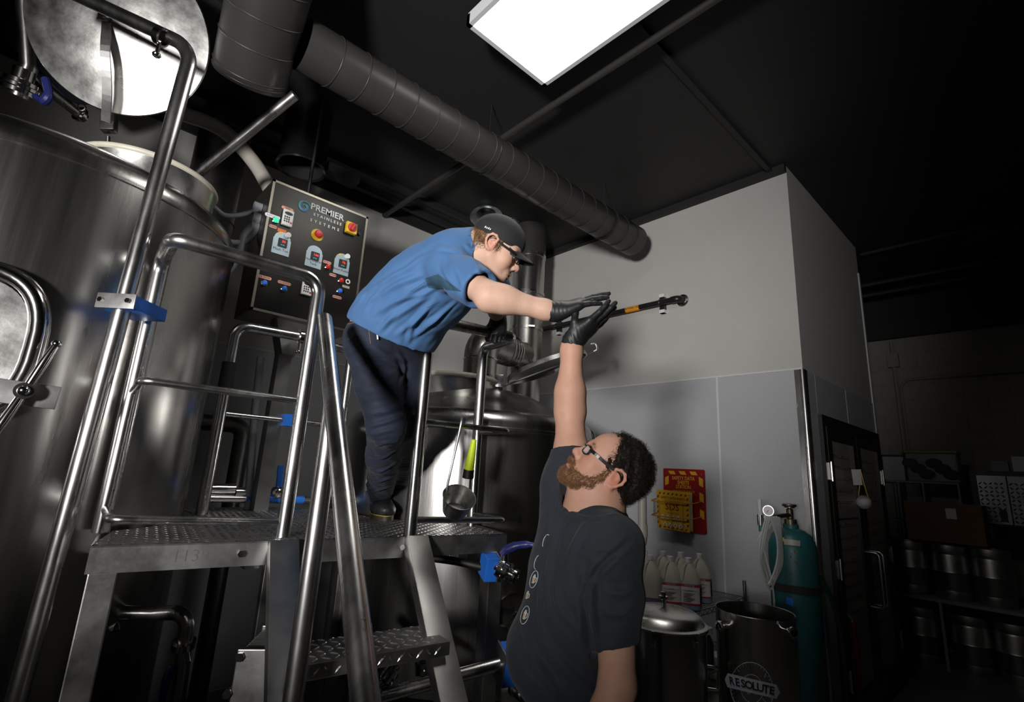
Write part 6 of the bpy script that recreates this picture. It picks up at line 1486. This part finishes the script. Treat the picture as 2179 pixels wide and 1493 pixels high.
MB().box((6.75, c1[1], cz), (7.2, c0[1], c0[2] - .02)).build('box', M['cart'], t, False); MB().box((6.745, c1[1], c0[2] - .10), (6.75, c0[1], c0[2] - .01)).build('flap', M['cart'], t, False); ym = (c0[1] + c1[1]) / 2 - .08
MB().box((6.742, ym - .03, c0[2] - .16), (6.745, ym + .05, c0[2] - .06)).build('tape', M['plate'], t, False)
d0, d1 = sp_(2062, 1000, 7.2), sp_(2240, 1000, 7.2); dz0 = sp_(2080, 1115, 7.2)[2]
t = thing('diamond_cabinet', 'wall cabinet with shiny diamond plate doors in the dark corner', 'cabinet', (7.4, (d0[1] + d1[1]) / 2, dz0))
MB().box((7.2, d1[1], dz0), (7.6, d0[1], d0[2])).build('body', M['blackpaint'], t, False)
ymid = (d0[1] + d1[1]) / 2 + .03
for ya, yb in ((d1[1] + .02, ymid - .006), (ymid + .006, d0[1] - .05)):
    dd_ = MB().box((7.185, ya, dz0 + .02), (7.199, yb, d0[2] - .05)).build('door', M['dplate'], t, False)
    k = MB(); lugs(k, np.array([7.1848, yb, dz0 + .03]), np.array([0, -1., 0]), up, int((yb - ya) / .04), int((d0[2] - dz0 - .1) / .04), .04, .04, .013, .006); k.build('tread_pattern', M['dplate'], dd_, False)['kind'] = 'stuff'
    MB().box((7.175, ya + .03, dz0 + .05), (7.185, ya + .08, dz0 + .16)).build('latch', M['black'], dd_, False)
t = thing('paper_stack', 'pile of papers and boxes on top of the diamond plate cabinet', 'papers', (7.4, d0[1] - .3, d0[2]))
for i in range(3): MB().box((7.25 + i * .03, d0[1] - .30 - i * .16, d0[2]), (7.5, d0[1] - .17 - i * .16, d0[2] + .10 + .05 * (i % 2))).build('box', [M['shw'], M['cap_w'], M['darksteel']][i], t, False)
# kegs: one proto, copies
def keg(p, label, first=[None]):
    if first[0] is None:
        t = thing('beer_keg', label, 'keg', (0, 0, 0), 'steel kegs in the dark storage corner')
        MB().lathe([(.14, .03), (.16, .0), (.19, .0), (.195, .02), (.195, .08), (.19, .1), (.2, .12), (.2, .28), (.207, .295), (.2, .31), (.2, .47), (.19, .49), (.195, .51), (.195, .57), (.19, .59), (.17, .59), (.165, .55), (.05, .56), (.0, .57)], seg=40).build('shell', M['plate'], t)
        MB().lathe([(.03, .56), (.035, .575), (0, .58)], seg=16).build('spear_valve', M['chrome'], t)
        first[0] = t; o = t
    else: o = copy_tree(first[0]); o['label'] = label
    o.location = V(p); o.scale = (.74, .74, .84); return o
k1 = sp_(1942, 1320, 6.9); zk = .33
for i, (x_, row, lb_) in enumerate([(1945, 1, 'steel keg on top at left, under the cardboard carton'), (2030, 1, 'middle steel keg of the upper row under the carton'), (2118, 1, 'rightmost steel keg of the upper row'), (1955, 0, 'steel keg at bottom left of the keg stack'), (2058, 0, 'middle steel keg in the bottom row of kegs'), (2150, 0, 'rightmost steel keg in the bottom row')]):
    q = sp_(x_, 1250, 6.85); keg((q[0], q[1] + (0 if row else .02), .62 if row else .0), lb_)
q0, q1 = sp_(1900, 1320, 6.85), sp_(2179, 1340, 6.85)
t = thing('keg_rack', 'low grey steel rack between the two rows of kegs', 'rack', (6.85, (q0[1] + q1[1]) / 2, 0))
MB().box((6.62, q1[1] - .3, .592), (7.08, q0[1] + .02, .618)).build('deck', M['shw'], t, False)
for y in (q1[1] - .28, (sp_(2005, 1250, 6.85)[1]), q0[1]): MB().box((6.62, y - .012, 0), (6.64, y + .012, .592)).build('post', M['shw'], t, False)
# conduits and junction box on the far walls
M['cpaint'] = M['block']
t = thing('wall_conduit', 'cream painted conduit with junction box on the block pilaster', 'conduit', (XF - .06, 1.6, 2.9))
yv = onx(1905, 800, XF - .06)[1]
MB().cyl((XF - .06, yv, .8), (XF - .06, yv, 3.5), .02, seg=10).build('pipe', M['block'], t); MB().box((XF - .1, yv - .06, 3.16), (XF - .04, yv + .06, 3.34), bev=.006).build('junction_box', M['block'], t, False)
yv2 = onx(1918, 830, XF - .06)[1]; zv = onx(1950, 806, XF - .06)[2]
MB().tube(fillet([(XF - .06, yv2, .8), (XF - .06, yv2, zv), (XF - .06, -1.5, zv + .02)], .12), .016, 10).build('branch_pipe', M['block'], t)
# ================================================================== small things on the platform and below it
rq = H3(c2, za) + (H3(corner1, zb_) - H3(c2, za)) * .40
t = thing('dipper_ladle', 'steel measuring ladle hanging by its handle from the platform mid rail', 'ladle', rq)
hv = at(981, 902, 2.13); bt_ = at(951, 1040, 2.10)
ax_ = cv(.30, .86, .42); bc = at(966, 1090, 2.12)
ub = np.cross(ax_, [0, 0, 1.])
bwl = MB().lathe([(0, 0), (.046, 0), (.050, .006), (.070, .088), (.072, .090), (.068, .088), (.048, .008), (0, .006)], bc, ax_, 40).build('bowl', M['lid'], t)
k = MB()
sdl = nrm(np.cross(ax_, CBACK)); 
for i in range(6):
    q = .02 + i * .011; rr = .050 + (.070 - .05) * q / .088; a_ = 0.; e_ = nrm(CBACK - ax_ * np.dot(CBACK, ax_)); e2 = nrm(e_ + sdl * .75 * (1 if np.dot(sdl, CRIGHT) < 0 else -1)); s3 = np.cross(ax_, e2)
    k.bar(bc + ax_ * q + e2 * (rr + .0012) - s3 * .007, bc + ax_ * q + e2 * (rr + .0012) + s3 * .007, .0018, .0012, e2)
k.build('measure_marks', M['black'], bwl)
MB().tube(spline([bt_ + cv(.1, -.3, -.1) * .03, bt_, at(966, 970, 2.12), hv, hv + cv(0, .3, -.8) * .02 + up * .012, hv + cv(.1, -.5, -.8) * .03], 6), .0055, 10).build('handle', M['plate'], t)
hq = at(1003, 962, 2.42)
t = thing('flashlight', 'yellow and black torch hanging behind the right guard rail', 'torch', hq)
M['hivis'] = mat('hi_vis_yellow', (.50, .62, .02), .4)
MB().tube([at(1009, 935, 2.40), at(1003, 970, 2.40), at(998, 998, 2.40)], [.012, .020, .024], 14).build('barrel', M['hivis'], t); MB().tube([at(998, 998, 2.40), at(996, 1016, 2.40)], [.026, .028], 14).build('head', M['black'], t)
def tri_valve(name, label, o, axd, hd, base_label='valve', blue=None):
    t = thing(name, label, 'valve', o)
    axd = nrm(axd)
    MB().lathe([(.017, -.09), (.017, -.05), (.030, -.046), (.030, -.036), (.024, -.03), (.044, -.02), (.044, .0), (.036, .004), (.044, .008), (.044, .026), (.024, .034), (.020, .05), (.034, .056), (.034, .068), (.024, .07), (.016, .04)], o, axd, 28).build('body', M['chrome'], t)
    for q in range(4):
        e = nrm(np.cross(axd, up)); w = np.cross(axd, e); an = q * PI / 2 + .7; d = e * math.cos(an) + w * math.sin(an); MB().cyl(o + d * .040 - axd * .025, o + d * .040 + axd * .03, .006, seg=8).build('bolt', M['chrome'], t)
    hd = nrm(hd); s0_ = nrm(up + hd * .1); MB().cyl(o + up * .03, o + up * .07, .018, seg=14).build('stem', M['chrome'], t)
    MB().tube(spline([o + up * .065 - hd * .01, o + up * .085 + hd * .01, o + up * .10 + hd * .06, o + up * .10 + hd * .12, o + up * .085 + hd * .16], 5), [.020] * 5 + [.021] * 5 + [.017] * 5 + [.012] * 6, 12).build('handle', M['navy'], t)
    return t
o1 = at(1072, 1212, 2.30)
tri_valve('butterfly_valve', 'butterfly valve with navy handle and blue clamp at deck corner', o1, cv(.85, -.28, .45), cv(.9, .15, .2))
CM2 = frame(at(1040, 1203, 2.33), cv(.35, -.1, .9), up)
t = thing('pipe_clamp', 'blue clamp block holding pipe under the right deck corner', 'clamp', at(1040, 1203, 2.33))
MB().box((-.045, -.055, -.03), (.045, .055, .03), CM2, .004).build('block', M['blue'], t, False); MB().box((-.047, -.06, -.036), (.047, .06, -.03), CM2, .002).build('plate', M['plate'], t, False)
for q in (-.045, .045): MB().cyl(V(CM2 @ Vector((0, q, -.036))), V(CM2 @ Vector((0, q, -.046))), .008, seg=6).build('bolt', M['chrome'], t, False)
t = MB().tube(spline([at(880, 1182, 2.5), at(960, 1192, 2.42), at(1000, 1200, 2.38), at(1036, 1208, 2.34)], 6), .019, 12).build('process_pipe', M['darksteel']); tag(t, 'dark process pipe running under the deck to the blue clamp', 'pipe')
pA, pB = at(790, 1486, 2.0), at(1080, 1408, 2.15)
t = MB().tube([pA, pB], .026, 16).build('lower_pipe', M['tube']); tag(t, 'slanting steel pipe low under the deck ending at blue clamp', 'pipe')
t = thing('pipe_clamp', 'blue clamp block on the low pipe by the bearded person', 'clamp', at(1078, 1412, 2.15)); CM3 = frame(at(1078, 1412, 2.15), cv(.35, -.1, .9), up)
MB().box((-.05, -.07, -.03), (.05, .07, .03), CM3, .004).build('block', M['blue'], t, False); MB().box((-.052, -.075, .03), (.052, .075, .036), CM3, .002).build('plate', M['plate'], t, False)
tri_valve('butterfly_valve', 'butterfly valve with navy handle low under the ladder step', at(822, 1432, 2.05), cv(-.5, -.45, .6), cv(.7, .3, .3))
tri_valve('butterfly_valve', 'small butterfly valve beside right ladder stringer under the deck', at(905, 1418, 2.3), cv(.1, -.9, .3), cv(.9, -.5, .1))
t = MB().tube(spline([at(795, 1395, 2.1), at(785, 1375, 2.15), at(780, 1330, 2.3)], 6), .024, 14).build('riser_pipe', M['darksteel']); tag(t, 'short steel riser pipe behind ladder step', 'pipe')
# kettle side fitting
o3 = at(1090, 1300, 2.62)
t = thing('kettle_port', 'round port with clamp levers on the front of the kettle', 'port', o3); kn_ = nrm([o3[0] - KC[0], o3[1] - KC[1], 0])
MB().lathe([(.05, -.02), (.09, 0), (.09, .02), (.06, .03), (0, .03)], o3, kn_, 32).build('flange', M['chrome'], t)
for q in (-1, 1): MB().bar(o3 + kn_ * .035 + up * .06 * q - CR[:, 0] * .03, o3 + kn_ * .035 - up * .02 * q + CR[:, 0] * .05, .02, .012, kn_).build('lever', M['chrome'], t)
o4 = at(1092, 1462, 2.35)
t = thing('drain_coupling', 'large round pipe coupling low on the kettle near the jeans', 'coupling', o4)
MB().lathe([(.03, -.05), (.085, -.04), (.085, .0), (.05, .012), (.03, .02)], o4, cv(.2, .2, .9), 32).build('flange', M['plate'], t); MB().tube(spline([o4, at(1115, 1480, 2.28), at(1150, 1500, 2.25)], 5), .03, 14).build('outlet', M['tube'], t)
# elbow pipe under the left deck
e0, e1, e2, e3 = at(232, 1303, 1.95), at(330, 1305, 1.95), at(402, 1300, 1.95), at(375, 1520, 1.95)
t = thing('elbow_pipe', 'curved dark steel pipe with band clamps under the left deck', 'pipe', e3)
MB().tube(fillet([e0, e1, e2, e3], [0, .1, .09, 0]), .027, 16).build('pipe', M['tube'], t)
for p_, d_ in ((at(243, 1303, 1.95), e1 - e0), (at(391, 1370, 1.95), e3 - e2)):
    k = MB().lathe([(.027, -.014), (.042, -.012), (.042, .012), (.027, .014)], p_, nrm(d_), 20).build('band_clamp', M['chrome'], t); MB().cyl(p_ + cv(.5, -.5, .5) * .04, p_ + cv(.5, -.6, .5) * .075, .012, seg=10).build('wing_nut', M['chrome'], k)
t = MB().tube(spline([at(345, 1493, 1.9), at(352, 1455, 1.9), at(366, 1415, 1.92)], 5), [.012, .012, .012, .013, .015, .016, .016, .016, .015, .014, .012], 10).build('valve_lever', M['navy']); tag(t, 'upright navy valve lever below the elbow pipe', 'lever')
# plate heat exchanger
hx = at(548, 1440, 1.95); HM = frame(hx, cv(.98, .16, -.2) * [1, 1, 0], up)
t = thing('heat_exchanger', 'steel plate heat exchanger with bolted end plate under the deck', 'heat exchanger', H3(hx, 0))
MB().box((-.085, -.40, -.012), (.10, .10, .012), HM, .004).build('end_plate', M['plate'], t, False)
for i in range(30): MB().box((-.075, -.39, -.03 - i * .0085), (.09, .085 + (.004 if i % 2 else 0), -.0245 - i * .0085), HM).build('plate', M['darksteel'], t, False)
MB().box((-.085, -.40, -.31), (.10, .10, -.29), HM, .004).build('end_plate', M['plate'], t, False)
for x_, y_ in ((.055, .01), (.085, -.02)): MB().cyl(V(HM @ Vector((x_, y_, .0))), V(HM @ Vector((x_, y_, .035))), .022, seg=20).build('port', M['tube'], t)
for x_, y_ in ((-.07, .075), (-.095, -.05), (.115, -.05), (.115, .03)): MB().cyl(V(HM @ Vector((x_, y_, .012))), V(HM @ Vector((x_, y_, -.32))), .010, seg=10).cyl(V(HM @ Vector((x_, y_, .012))), V(HM @ Vector((x_, y_, .024))), .017, seg=6).build('tie_bolt', M['chrome'], t)
